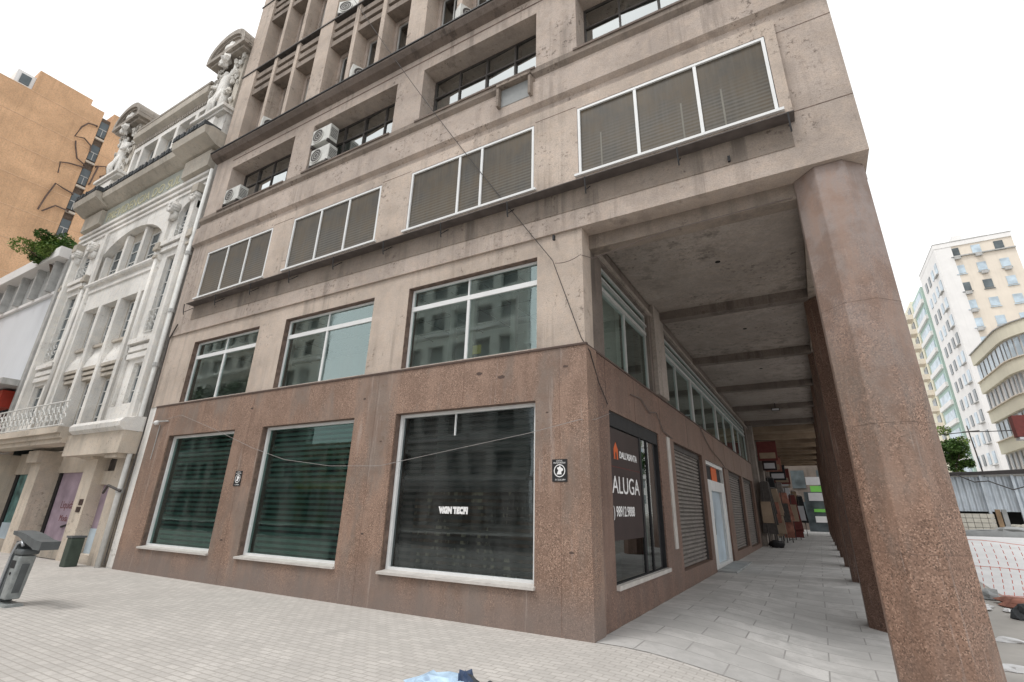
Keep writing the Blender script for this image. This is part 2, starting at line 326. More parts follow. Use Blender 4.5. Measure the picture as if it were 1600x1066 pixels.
class MB:
    def __init__(s): s.v = []; s.f = []
    def face(s, pts):
        i = len(s.v); s.v += [tuple(p) for p in pts]; s.f.append(tuple(range(i, i + len(pts))))
    def hexa(s, p):   # 8 points: bottom 4 ccw, top 4
        i = len(s.v); s.v += [tuple(q) for q in p]
        for a in ((0, 3, 2, 1), (4, 5, 6, 7), (0, 1, 5, 4), (1, 2, 6, 5), (2, 3, 7, 6), (3, 0, 4, 7)):
            s.f.append(tuple(i + k for k in a))
        return s
    def box(s, x0, x1, y0, y1, z0, z1):
        return s.hexa([(x0, y0, z0), (x1, y0, z0), (x1, y1, z0), (x0, y1, z0), (x0, y0, z1), (x1, y0, z1), (x1, y1, z1), (x0, y1, z1)])
    def fb(s, fr, u0, u1, v0, v1, d0, d1):
        P = fr.P
        return s.hexa([P(u0, v0, d1), P(u1, v0, d1), P(u1, v0, d0), P(u0, v0, d0), P(u0, v1, d1), P(u1, v1, d1), P(u1, v1, d0), P(u0, v1, d0)])
    def wall(s, fr, u0, u1, v0, v1, holes, d1, d0, closed=True):
        """slab from depth d0 (back) to d1 (front) with rectangular holes (a,b,c,d)=(u0,u1,v0,v1)"""
        us = sorted({u0, u1} | {h[0] for h in holes} | {h[1] for h in holes}); vs = sorted({v0, v1} | {h[2] for h in holes} | {h[3] for h in holes})
        us = [u for u in us if u0 - 1e-6 <= u <= u1 + 1e-6]; vs = [v for v in vs if v0 - 1e-6 <= v <= v1 + 1e-6]
        def solid(i, j):
            if i < 0 or j < 0 or i >= len(us) - 1 or j >= len(vs) - 1: return False
            cu = (us[i] + us[i + 1]) / 2; cv = (vs[j] + vs[j + 1]) / 2
            return not any(h[0] < cu < h[1] and h[2] < cv < h[3] for h in holes)
        P = fr.P
        for i in range(len(us) - 1):
            for j in range(len(vs) - 1):
                if not solid(i, j): continue
                a, b, c, d = us[i], us[i + 1], vs[j], vs[j + 1]
                s.face([P(a, c, d1), P(b, c, d1), P(b, d, d1), P(a, d, d1)])
                s.face([P(b, c, d0), P(a, c, d0), P(a, d, d0), P(b, d, d0)])
                if not solid(i - 1, j): s.face([P(a, c, d0), P(a, c, d1), P(a, d, d1), P(a, d, d0)])
                if not solid(i + 1, j): s.face([P(b, c, d1), P(b, c, d0), P(b, d, d0), P(b, d, d1)])
                if not solid(i, j - 1): s.face([P(a, c, d0), P(b, c, d0), P(b, c, d1), P(a, c, d1)])
                if not solid(i, j + 1): s.face([P(a, d, d1), P(b, d, d1), P(b, d, d0), P(a, d, d0)])
        return s
    def frame(s, fr, u0, u1, v0, v1, w, d1, d0):
        return s.wall(fr, u0, u1, v0, v1, [(u0 + w, u1 - w, v0 + w, v1 - w)], d1, d0)
    def tube(s, pts, r, n=6, r1=None):
        pts = [Vector(p) for p in pts]; i0 = len(s.v); m = len(pts)
        for k, p in enumerate(pts):
            t = (pts[min(k + 1, m - 1)] - pts[max(k - 1, 0)]).normalized()
            a = t.cross(Vector((0, 0, 1)));
            if a.length < 1e-3: a = t.cross(Vector((1, 0, 0)))
            a.normalize(); b = t.cross(a)
            rr = r if r1 is None else r + (r1 - r) * k / (m - 1)
            for j in range(n):
                an = 2 * PI * j / n; s.v.append(tuple(p + a * rr * math.cos(an) + b * rr * math.sin(an)))
        for k in range(m - 1):
            for j in range(n):
                a = i0 + k * n + j; b = i0 + k * n + (j + 1) % n
                s.f.append((a, b, b + n, a + n))
        s.f.append(tuple(i0 + j for j in range(n))[::-1]); s.f.append(tuple(i0 + (m - 1) * n + j for j in range(n)))
        return s
    def prism(s, pts, z0, z1):   # polygon in xy ccw
        n = len(pts); i = len(s.v)
        s.v += [(p[0], p[1], z0) for p in pts] + [(p[0], p[1], z1) for p in pts]
        s.f.append(tuple(range(i, i + n))[::-1]); s.f.append(tuple(range(i + n, i + 2 * n)))
        for k in range(n):
            a = i + k; b = i + (k + 1) % n; s.f.append((a, b, b + n, a + n))
        return s
    def extr(s, fr, prof, u0, u1):   # profile (d,v) extruded along u
        n = len(prof); i = len(s.v)
        s.v += [tuple(fr.P(u0, v, d)) for d, v in prof] + [tuple(fr.P(u1, v, d)) for d, v in prof]
        s.f.append(tuple(range(i, i + n))); s.f.append(tuple(range(i + n, i + 2 * n))[::-1])
        for k in range(n):
            a = i + k; b = i + (k + 1) % n; s.f.append((b, a, a + n, b + n))
        return s
    def poly(s, fr, pts, d0, d1):   # outline (u,v) ccw, extruded in depth
        n = len(pts); i = len(s.v)
        s.v += [tuple(fr.P(u, v, d0)) for u, v in pts] + [tuple(fr.P(u, v, d1)) for u, v in pts]
        s.f.append(tuple(range(i, i + n))[::-1]); s.f.append(tuple(range(i + n, i + 2 * n)))
        for k in range(n):
            a = i + k; b = i + (k + 1) % n; s.f.append((a, b, b + n, a + n))
        return s
    def cyl(s, fr, u, v, r, d0, d1, n=20):
        return s.poly(fr, [(u + r * math.cos(2 * PI * k / n), v + r * math.sin(2 * PI * k / n)) for k in range(n)], d0, d1)
    def ring(s, fr, u, v, r0, r1, d0, d1, n=24):
        for k in range(n):
            a = 2 * PI * k / n; b = 2 * PI * (k + 1) / n
            q = [(u + r0 * math.cos(a), v + r0 * math.sin(a)), (u + r1 * math.cos(a), v + r1 * math.sin(a)), (u + r1 * math.cos(b), v + r1 * math.sin(b)), (u + r0 * math.cos(b), v + r0 * math.sin(b))]
            s.poly(fr, q, d0, d1)
        return s
    def blob(s, c, rx, ry, rz, seed=0, jit=0.15, n=10, m=7):
        rnd = random.Random(seed); i = len(s.v); c = Vector(c)
        s.v.append(tuple(c + Vector((0, 0, rz))))
        for a in range(1, m):
            th = PI * a / m
            for b in range(n):
                ph = 2 * PI * b / n; k = 1 + rnd.uniform(-jit, jit)
                s.v.append(tuple(c + Vector((rx * math.sin(th) * math.cos(ph) * k, ry * math.sin(th) * math.sin(ph) * k, rz * math.cos(th) * k))))
        s.v.append(tuple(c - Vector((0, 0, rz)))); e = len(s.v) - 1
        for b in range(n): s.f.append((i, i + 1 + b, i + 1 + (b + 1) % n)); s.f.append((e, i + 1 + (m - 2) * n + (b + 1) % n, i + 1 + (m - 2) * n + b))
        for a in range(m - 2):
            for b in range(n):
                p = i + 1 + a * n + b; q = i + 1 + a * n + (b + 1) % n; s.f.append((p, p + n, q + n, q))
        return s
    def pieces(s, each=False):
        par = list(range(len(s.v)))
        def find(a):
            while par[a] != a: par[a] = par[par[a]]; a = par[a]
            return a
        for f in s.f:
            r = find(f[0])
            for k in f[1:]: par[find(k)] = r
        comp = {}
        for i, f in enumerate(s.f): comp.setdefault(find(f[0]), []).append(i)
        ks = list(comp); n = len(ks)
        if n < 2 or n > 500: return [s]
        bb = []
        for k in ks:
            pts = [s.v[i] for f in comp[k] for i in s.f[f]]
            lo = [min(p[a] for p in pts) for a in range(3)]; hi = [max(p[a] for p in pts) for a in range(3)]
            bb.append((lo, hi, max(hi[a] - lo[a] for a in range(3))))
        q = list(range(n))
        def fq(a):
            while q[a] != a: q[a] = q[q[a]]; a = q[a]
            return a
        for i in range(n):
            for j in range(i + 1, n):
                g = [max(0, bb[i][0][a] - bb[j][1][a], bb[j][0][a] - bb[i][1][a]) for a in range(3)]
                if math.sqrt(sum(x * x for x in g)) <= (0.002 if each else max(0.02, 0.5 * max(bb[i][2], bb[j][2]))): q[fq(j)] = fq(i)
        gr = {}
        for i in range(n): gr.setdefault(fq(i), []).append(i)
        if len(gr) < 2 or len(gr) > 100: return [s]
        out = []
        for g in gr.values():
            b = MB(); mp = {}
            for i in g:
                for fi in comp[ks[i]]:
                    nf = []
                    for v in s.f[fi]:
                        if v not in mp: mp[v] = len(b.v); b.v.append(s.v[v])
                        nf.append(mp[v])
                    b.f.append(tuple(nf))
            out.append(b)
        return out
    def build(s, name, m, parent=None, smooth=False, bevel=0.0, each=False):
        if parent is not None and name not in ('crown', 'trunk'):
            ps = s.pieces(each)
            if len(ps) > 1:
                os_ = [p._build(name, m, parent, smooth, bevel) for p in ps]
                return os_[0]
        return s._build(name, m, parent, smooth, bevel)
    def _build(s, name, m, parent=None, smooth=False, bevel=0.0):
        off = root_loc(parent)
        me = bpy.data.meshes.new(name)
        me.from_pydata([(a - off[0], b - off[1], c - off[2]) for a, b, c in s.v], [], s.f)
        me.materials.append(M[m] if isinstance(m, str) else m)
        if smooth:
            for p in me.polygons: p.use_smooth = True
        me.update()
        o = bpy.data.objects.new(name, me); C.objects.link(o)
        if parent: o.parent = parent
        if bevel:
            b = o.modifiers.new('bevel', 'BEVEL'); b.width = bevel; b.segments = 2; b.limit_method = 'ANGLE'
        return o

def root_loc(o):
    v = Vector((0, 0, 0))
    while o is not None: v += o.location; o = o.parent
    return v

def tag(o, label, cat, group=None, kind=None):
    if label: o['label'] = label
    if cat: o['category'] = cat
    if group: o['group'] = group
    if kind: o['kind'] = kind
    return o
def thing(name, loc, label, cat, group=None):
    o = bpy.data.objects.new(name, None); o.location = loc; o.empty_display_size = 0.3; C.objects.link(o)
    return tag(o, label, cat, group)
def dup(o, loc, label=None, rz=None):
    def cp(a, par):
        c = a.copy(); C.objects.link(c); c.parent = par
        for ch in a.children: cp(ch, c)
        return c
    r = cp(o, None); r.location = loc
    if label: r['label'] = label
    if rz is not None: r.rotation_euler = (0, 0, rz)
    return r

def text(body, fr, u, v, d, size, m, parent, name='lettering', sx=1.0, align='LEFT', ext=0.004, mirror=False, bold=0.0, fit=None):
    cu = bpy.data.curves.new('t', 'FONT'); cu.body = body; cu.size = size; cu.extrude = ext; cu.align_x = align; cu.offset = bold
    to = bpy.data.objects.new('t', cu); C.objects.link(to)
    dg = bpy.context.evaluated_depsgraph_get(); me = bpy.data.meshes.new_from_object(to.evaluated_get(dg))
    bpy.data.objects.remove(to)
    if fit:
        xs_ = [v_.co.x for v_ in me.vertices]; sx = fit / (max(xs_) - min(xs_))
    off = root_loc(parent)
    for vt in me.vertices:
        x, y, z = vt.co; x *= sx
        if mirror: x = -x
        vt.co = fr.P(u + x, v + y, d + z) - off
    me.materials.clear(); me.materials.append(M[m])
    o = bpy.data.objects.new(name, me); C.objects.link(o); o.parent = parent
    return o

def sag(a, b, drop, n=10):
    a = Vector(a); b = Vector(b)
    return [a.lerp(b, k / n) - Vector((0, 0, drop * 4 * (k / n) * (1 - k / n))) for k in range(n + 1)]

# ------------------------------------------------------------------ camera, light, sky
cam = bpy.data.cameras.new('camera'); co = bpy.data.objects.new('camera', cam); C.objects.link(co)
Rm = [(0.87010605, 0.49252735, 0.01822844), (-0.16036595, 0.31788948, -0.93446725), (-0.4660453, 0.81016238, 0.35558218)]
mw = Matrix(((Rm[0][0], -Rm[1][0], -Rm[2][0], 2.98259778), (Rm[0][1], -Rm[1][1], -Rm[2][1], -7.38191285), (Rm[0][2], -Rm[1][2], -Rm[2][2], 1.7), (0, 0, 0, 1)))
co.matrix_world = mw
cam.sensor_width = 36; cam.lens = 770.7646 / 1600 * 36; cam.shift_x = -0.008117; cam.shift_y = -0.019857
cam.clip_start = 0.05; cam.clip_end = 2000
bpy.context.scene.camera = co

w = bpy.data.worlds.new('World'); bpy.context.scene.world = w; w.use_nodes = True
nt = w.node_tree; bg = nt.nodes['Background']
sky = nt.nodes.new('ShaderNodeTexSky'); sky.sky_type = 'NISHITA'; sky.sun_disc = False
SUN_EL, SUN_ROT = 62, 205
sky.sun_elevation = R(SUN_EL); sky.sun_rotation = R(SUN_ROT); sky.dust_density = 3.0; sky.air_density = 1.0
hs = nt.nodes.new('ShaderNodeHueSaturation'); hs.inputs['Saturation'].default_value = 0.12
nt.links.new(sky.outputs[0], hs.inputs['Color'])
mx = nt.nodes.new('ShaderNodeMix'); mx.data_type = 'RGBA'; mx.inputs[0].default_value = 0.8
mx.inputs[7].default_value = (11.2, 11.3, 11.4, 1)      # even overcast cloud sheet
nt.links.new(hs.outputs[0], mx.inputs[6]); nt.links.new(mx.outputs[2], bg.inputs['Color'])
bg.inputs['Strength'].default_value = 0.112
sun = bpy.data.lights.new('sun', 'SUN'); sun.energy = 1.3; sun.angle = R(18); sun.color = (1.0, 0.97, 0.93)
so = bpy.data.objects.new('sun', sun); C.objects.link(so)
az = R(SUN_ROT); el = R(SUN_EL)
dirv = Vector((math.sin(az) * math.cos(el), math.cos(az) * math.cos(el), math.sin(el)))
so.rotation_euler = dirv.to_track_quat('Z', 'Y').to_euler(); so.location = (0, -10, 30)
vs = bpy.context.scene.view_settings
vs.view_transform = 'Standard'; vs.look = 'None'; vs.exposure = 0.26; vs.gamma = 1.0

# ------------------------------------------------------------------ ground
def sm(a, b, x):
    t = max(0, min(1, (x - a) / (b - a))); return t * t * (3 - 2 * t)
def gz(x, y):
    dip = -0.33 * sm(0.3, 3.3, x) * (1 - sm(4.6, 10.0, y)) * sm(-9, -1.5, y)
    rise = (0.9 * sm(9.5, 20, y) + 0.25 * sm(20, 34, y)) * sm(4.6, 6.2, x)
    return dip + rise
def sheet(name, xs, ys, m, dz, label_kind='structure'):
    b = MB()
    for y in ys:
        for x in xs: b.v.append((x, y, gz(x, y) + dz))
    n = len(xs)
    for j in range(len(ys) - 1):
        for i in range(n - 1): a = j * n + i; b.f.append((a, a + 1, a + n + 1, a + n))
    o = b.build(name, m, smooth=True); o['kind'] = label_kind; return o
def rng(a, b, s):
    n = max(1, int(round((b - a) / s))); return [a + (b - a) * k / n for k in range(n + 1)]
sheet('ground', [-400, -100] + rng(-60, 40, 2) + [100, 400], [-400, -100] + rng(-60, 120, 2) + [200, 900], 'earth', -0.6)
sheet('pavement', rng(-60, 0, 5) + rng(0.4, 5.2, 0.4), rng(-12, 0, 0.75), 'sidewalk', 0.0)
sheet('arcade_pavement', rng(-0.3, 4.6, 0.35), [0.0] + rng(0.4, 12, 0.58) + rng(16, 70, 4), 'slabs', 0.004)
sheet('side_pavement', rng(4.6, 40, 0.9), [-100] + rng(-12, 12, 0.6) + rng(13, 34, 1.0) + [60, 130], 'earth', 0.008)
sheet('road', [-60, 40], [-22, -12.2], 'asphalt', -0.02)
sheet('cleared_ground', rng(6.4, 30, 1.0), rng(9.0, 22.5, 0.75), 'whiteground', 0.012)

# ------------------------------------------------------------------ office building
OB = thing('office_building', (0, 0, 0), 'beige stuccoed office block with brown granite ground floor, arcade and recessed upper windows', 'building')
# granite base, street front
GW = [(-12.5, -9.42, 0.57, 3.42), (-8.32, -5.23, 0.57, 3.42), (-4.07, -0.92, 0.57, 3.42)]
MB().wall(FRONT, -13.6, 0.03, -0.4, 4.29, GW, 0.03, -0.42).build('granite_base', 'granite', OB)
AW = [(1.03, 4.33, 0.55, 3.38), (5.8, 9.55, 0.38, 3.38), (10.1, 13.95, 0.02, 3.32), (15.0, 19.1, 0.3, 3.32), (19.7, 23.7, 0.2, 3.32)]
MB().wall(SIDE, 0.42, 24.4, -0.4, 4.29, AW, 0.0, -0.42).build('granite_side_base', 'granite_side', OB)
# granite capping and slab joints
b = MB(); b.fb(FRONT, -13.6, 0.045, 4.29, 4.325, -0.02, 0.05); b.build('capping', 'joint', OB)
b = MB(); b.fb(SIDE, 0.051, 24.4, 4.29, 4.325, -0.02, 0.02); b.build('capping', 'joint', OB)
b = MB()
for x in (-11.0, -8.87, -4.65, -2.45, -0.47): b.fb(FRONT, x, x + 0.004, 3.43 if x in (-11.0, -2.45) else 0.0, 4.28, 0.028, 0.0325)
b.build('slab_joint', 'granite_side', OB, each=True)
b = MB()
for y in (0.9, 2.6, 4.6, 7.6, 9.8, 12, 14.5, 17, 19.4, 22): b.fb(SIDE, y, y + 0.008, 3.4, 4.28, -0.01, 0.003)
b.build('slab_joint', 'joint', OB)
b = MB(); rr = random.Random(12)
for (x, z, r_) in ((-2.1, 4.02, 0.07), (-1.62, 3.9, 0.08), (-0.35, 3.95, 0.05), (-5.0, 3.8, 0.05), (-8.9, 3.9, 0.06), (-4.6, 1.2, 0.04), (-0.3, 1.1, 0.04), (-9.0, 0.9, 0.05), (-0.7, 3.2, 0.03), (-4.4, 2.9, 0.035)):
    b.poly(FRONT, [(x + r_ * rr.uniform(0.8, 1.2) * math.cos(a * PI / 5), z + r_ * rr.uniform(0.3, 0.55) * math.sin(a * PI / 5)) for a in range(10)], 0.029, 0.0325)
b.build('chip', 'joint', OB)
# pale stripe pilaster and grey lower patches on the side wall
b = MB(); b.fb(SIDE, 5.05, 5.3, 0.9, 3.4, 0.0, 0.03); b.build('pale_strip', 'sill', OB)

def ground_window(k, h, gl, stuff=None):
    u0, u1, v0, v1 = h
    f = MB(); f.frame(FRONT, u0 + 0.02, u1 - 0.02, v0 + 0.03, v1 - 0.0, 0.07, -0.10, -0.20)
    if k == 2: f.fb(FRONT, -2.715, -2.69, 2.95, v1 - 0.07, -0.13, -0.17)
    fo = f.build('window', 'alu', OB)
    p = MB(); p.fb(FRONT, u0 + 0.09, u1 - 0.09, v0 + 0.10, v1 - 0.07, -0.165, -0.155); p.f = [p.f[2]]
    p.build('pane', gl, fo)
    s = MB(); z = v0 + 0.12
    while z < v1 - 0.05:
        s.fb(FRONT, u0 + 0.05, u1 - 0.05, z, z + 0.06, -0.36, -0.33); z += 0.115
    s.build('blind', 'slat' if k < 2 else 'slat_dark', fo)
    s = MB(); s.hexa([FRONT.P(u0 - 0.02, v0 - 0.01, 0.09), FRONT.P(u1 + 0.02, v0 - 0.01, 0.09), FRONT.P(u1 + 0.02, v0 - 0.01, -0.2), FRONT.P(u0 - 0.02, v0 - 0.01, -0.2),
            FRONT.P(u0 - 0.02, v0 + 0.03, 0.09), FRONT.P(u1 + 0.02, v0 + 0.03, 0.09), FRONT.P(u1 + 0.02, v0 + 0.07, -0.2), FRONT.P(u0 - 0.02, v0 + 0.07, -0.2)])
    s.build('sill', 'sill', fo)
    jb = MB(); jb.wall(FRONT, u0 - 0.001, u1 + 0.001, v0, v1 + 0.001, [(u0 + 0.012, u1 - 0.012, v0 + 0.02, v1 - 0.012)], 0.0, -0.25); jb.build('jamb', 'jamb', fo)
for k, h in enumerate(GW): ground_window(k, h, ('glass_green', 'glass_green', 'glass_blue')[k])
# rooms behind (dark, hollow)
def room(name, x0, x1, y0, y1, z0, z1, m, mback=None):
    b = MB(); b.box(x0, x1, y0, y1, z0, z1); fs = b.f
    b.f = [fs[0], fs[1], fs[3], fs[4], fs[5]]     # open towards the street
    b.f = [tuple(reversed(f)) for f in b.f]
    return b.build(name, m, OB)
room('shop_room', -13.3, -0.45, 0.45, 2.6, 0.02, 4.2, 'room')
# letters drawn for a sign's reflection, and furniture seen dimly, in window three
text('VIGN TECPI', FRONT, -2.95, 1.60, -0.148, 0.14, 'white', OB, 'reflected_lettering', 0.85, bold=0.012)
MB().fb(FRONT, -3.75, -1.15, 0.62, 2.0, -0.41, -0.40).build('printed_panel', 'print_brown', OB)
b = MB(); b.box(-2.3, -1.9, 0.5, 0.8, 0.6, 1.35); b.box(-3.1, -2.75, 0.5, 0.7, 0.75, 1.2); b.build('stored_box', 'tanwood', OB)

# stucco, mezzanine storey
MZ = [(-12.5, -9.38, 4.36, 6.18), (-8.28, -5.14, 4.36, 6.18), (-4.1, -0.92, 4.36, 6.18)]
MB().wall(FRONT, -14.05, 0.0, 4.325, 6.56, MZ, 0.0, -0.4).build('mezzanine_wall', 'stucco_low', OB)
MB().fb(FRONT, -14.05, -13.6, -0.3, 4.325, -0.3, -0.02).build('end_wall', 'plaster', OB)
SW = [(0.95, 4.2, 4.34, 6.28), (5.45, 23.8, 4.34, 6.28)]
MB().wall(SIDE, 0.4, 50, 4.325, 6.64, SW, 0.0, -0.4).build('arcade_upper_wall', 'beam', OB)
for k, (u0, u1, v0, v1) in enumerate(MZ):
    f = MB(); f.frame(FRONT, u0 + 0.02, u1 - 0.02, v0, v1 - 0.02, 0.045, -0.12, -0.19)
    um = u0 + (u1 - u0) * 0.475; f.fb(FRONT, u0 + 0.06, u1 - 0.06, 5.66, 5.76, -0.19, -0.115)
    f.fb(FRONT, um, um + 0.06, v0 + 0.04, 5.66, -0.185, -0.12); f.fb(FRONT, um, um + 0.035, 5.76, v1 - 0.06, -0.185, -0.125)
    fo = f.build('mezzanine_window', 'alu', OB)
    p = MB(); p.fb(FRONT, u0 + 0.05, u1 - 0.05, v0 + 0.03, v1 - 0.05, -0.16, -0.15); p.f = [p.f[2]]; p.build('pane', 'glass_mezz', fo)
    jb = MB(); jb.fb(FRONT, u0, u0 + 0.012, v0, v1, -0.3, -0.001); jb.fb(FRONT, u0 + 0.012, u1, v1 - 0.012, v1, -0.3, -0.001); jb.build('jamb', 'jamb', fo)
room('mezzanine_room', -13.3, -0.42, 0.42, 3.2, 4.33, 6.3, 'room_bright')
b = MB(); b.box(-13.2, -0.5, 0.5, 3.1, 6.2, 6.22); b.build('room_ceiling', 'ceil_room', OB)
b = MB()
for x in (-3.85, -3.3, -2.2): b.box(x, x + 0.12, 1.2, 1.32, 4.35, 6.2)
b.box(-2.25, -1.5, 1.9, 2.2, 5.2, 5.5); b.box(-3.2, -2.2, 3.0, 3.1, 4.4, 5.9); b.box(-7.9, -7.0, 3.0, 3.1, 4.4, 5.9); b.build('room_partition', 'room_light', OB)
b = MB()
for y in (1.0, 1.8, 2.6, 3.4): b.box(-13, -0.6, y, y + 0.02, 6.185, 6.2)
for x in rng(-13, -0.8, 0.9): b.box(x, x + 0.02, 0.6, 4, 6.186, 6.199)
b.box(-1.85, -1.1, 1.0, 1.16, 6.12, 6.19); b.build('ceiling_grid', 'black', OB)
b = MB(); b.fb(FRONT, -2.45, -2.25, 4.5, 4.68, -0.21, -0.2); b.build('window_sticker', 'yellow', OB)

# arcade side windows
def side_win(u0, u1, mulls, thick=()):
    f = MB(); f.frame(SIDE, u0, u1, 4.34, 6.28, 0.045, -0.08, -0.15)
    f.fb(SIDE, u0 + 0.045, u1 - 0.045, 5.74, 5.82, -0.15, -0.05); f.fb(SIDE, u0, u1, 5.98, 6.02, -0.15, -0.04)
    for m_ in mulls: f.fb(SIDE, m_, m_ + 0.05, 4.38, 5.74, -0.15, -0.075)
    for m_ in thick: f.fb(SIDE, m_, m_ + 0.22, 4.345, 5.74, -0.15, -0.06)
    fo = f.build('arcade_window', 'alu_dull', OB)
    p = MB(); p.fb(SIDE, u0 + 0.04, u1 - 0.04, 4.37, 6.25, -0.12, -0.11); p.f = [p.f[2]]; p.build('pane', 'glass_mezz', fo)
side_win(0.95, 4.2, (2.5,)); side_win(5.45, 23.8, (7.2, 11.3, 16.2, 21.0), (9.2, 13.9, 18.8))
b = MB(); b.box(-3.2, -0.42, 4.9, 24, 4.33, 6.4); b.f = [b.f[0], b.f[1], b.f[2], b.f[4], b.f[5]]; b.f = [tuple(reversed(q)) for q in b.f]; b.build('mezzanine_room', 'room_mid', OB)
b = MB(); b.box(-0.30, -0.27, 1.0, 2.45, 4.4, 6.2); b.build('roller_blind', 'room_light', OB)
# wall beam above the arcade windows + column face
b = MB(); b.fb(SIDE, 4.42, 5.35, 4.33, 6.64, 0.001, 0.10); b.build('pilaster', 'soffit', OB)
b = MB(); b.fb(SIDE, 0.4, 50, 6.32, 6.40, 0.001, 0.05); b.build('moulding', 'soffit', OB)

# arcade openings: shop window, shutters, white door
def shutter(u0, u1, v0, v1):
    b = MB(); z = v0; prof = []
    n = int((v1 - v0) / 0.10); h = (v1 - v0) / n
    for k in range(n):
        z = v0 + k * h
        prof += [(-0.20, z), (-0.15, z + h * 0.25), (-0.15, z + h * 0.75), (-0.20, z + h * 0.98)]
    prof = prof + [(-0.26, v1), (-0.26, v0)]
    b.extr(SIDE, prof, u0, u1); so_ = b.build('roller_shutter', 'rollup', OB)
    g = MB(); g.fb(SIDE, u0, u0 + 0.06, v0, v1, -0.3, -0.10); g.fb(SIDE, u1 - 0.06, u1, v0, v1, -0.3, -0.10); g.fb(SIDE, u0 + 0.06, u1 - 0.06, v1 - 0.14, v1, -0.3, -0.11); g.build('shutter_rail', 'steel_dark', so_)
for (u0, u1, v0, v1) in (AW[1], AW[3], AW[4]): shutter(u0, u1, v0, v1)
u0, u1, v0, v1 = AW[0]
f = MB(); f.frame(SIDE, u0, u1, v0, v1, 0.04, -0.03, -0.12); f.fb(SIDE, u0 + 0.04, u1 - 0.04, 3.12, 3.34, -0.12, -0.035)
f.fb(SIDE, 2.92, 3.02, v0 + 0.05, 3.12, -0.14, -0.05); f.fb(SIDE, 3.45, 3.5, v0 + 0.05, 3.12, -0.14, -0.05); f.fb(SIDE, 3.72, u1 - 0.04, v0 + 0.05, 3.12, -0.2, -0.10)
fo = f.build('shop_window', 'black', OB)
p = MB(); p.fb(SIDE, u0 + 0.04, u1 - 0.3, v0 + 0.04, 3.12, -0.085, -0.075); p.f = [p.f[2]]; p.build('pane', 'glass_shop', fo)
b = MB(); b.fb(SIDE, u0 - 0.01, u1 + 0.01, v0 - 0.04, v0 + 0.03, -0.12, 0.06); b.build('sill', 'sill', fo)
b = MB(); b.box(-3.4, -0.42, 0.5, 4.8, 0.02, 4.2); b.f = [b.f[0], b.f[1], b.f[2], b.f[4], b.f[5]]; b.f = [tuple(reversed(q)) for q in b.f]; b.build('corner_shop_room', 'room_mid', OB)
b = MB(); b.box(-1.4, -1.3, 1.2, 4.2, 0.05, 0.9); b.box(-2.6, -2.4, 3.0, 3.4, 0.05, 3); b.build('shop_counter', 'room_light', OB)
b = MB(); b.fb(SIDE, 3.03, 3.44, 0.62, 3.1, -0.18, -0.14); b.build('curtain', 'teal', fo)
# white door
u0, u1, v0, v1 = AW[2]
f = MB(); f.frame(SIDE, u0 + 0.05, u1 - 0.05, v0, v1, 0.12, -0.06, -0.22); f.fb(SIDE, u0 + 0.17, u1 - 0.17, 2.38, 2.72, -0.2, -0.07)
f.fb(SIDE, u0 + 0.17, 11.1, v0 + 0.12, 2.38, -0.2, -0.08); f.fb(SIDE, 13.2, u1 - 0.17, v0 + 0.12, 2.38, -0.2, -0.08)
fo = f.build('entrance_door', 'white_paint', OB)
b = MB(); b.fb(SIDE, u0 + 0.17, u1 - 0.17, 2.72, v1 - 0.12, -0.2, -0.16); b.build('transom_pane', 'black', fo)
b = MB(); b.fb(SIDE, 11.8, 12.9, 2.7, 3.2, -0.158, -0.14); b.build('notice_panel', 'posterorange', fo)
b = MB(); b.fb(SIDE, 11.1, 13.2, 0.14, 2.38, -0.2, -0.17); b.build('door_panel', 'win_pale', fo)
b = MB(); b.fb(SIDE, 11.25, 11.3, 1.0, 1.5, -0.17, -0.1); b.build('handle', 'steel_dark', fo)
b = MB(); b.fb(SIDE, 10.4, 10.55, 2.0, 2.32, -0.079, -0.07); b.build('name_plate', 'steel_dark', fo)
b = MB(); b.box(0, 0.55, 10.1, 13.95, -0.05, 0.05); b.build('door_step', 'concrete', OB)

# arcade soffit, beams, edge beam
b = MB(); b.box(0.0, 3.55, 0.34, 0.62, 6.27, 6.66); b.build('front_beam', 'stucco_dirty', OB)
b = MB(); b.box(0.0, 3.56, 0.62, 26.5, 6.66, 6.72); b.build('arcade_ceiling', 'soffit', OB)
for k in range(5):
    y = 5.1 + 4.76 * k
    b = MB(); b.box(0.0, 3.55, y - 0.02, y + 0.26, 6.43, 6.66); b.build('ceiling_beam', 'beam', OB)
b = MB(); b.box(3.55, 4.40, 0.62, 26.5, 6.45, 6.72); b.build('edge_beam', 'stucco_dirty', OB)
b = MB()
for (x, y) in ((1.95, 2.75), (1.95, 7.4), (1.95, 12.2)): b.cyl(Fr((x, y, 6.66), (1, 0, 0), (0, 0, -1)), 0, 0, 0.05, 0, 0.006) if False else b.prism([(x + 0.055 * math.cos(a * PI / 5), y + 0.055 * math.sin(a * PI / 5)) for a in range(10)], 6.652, 6.661)
b.build('junction_hole', 'darkgap', OB)
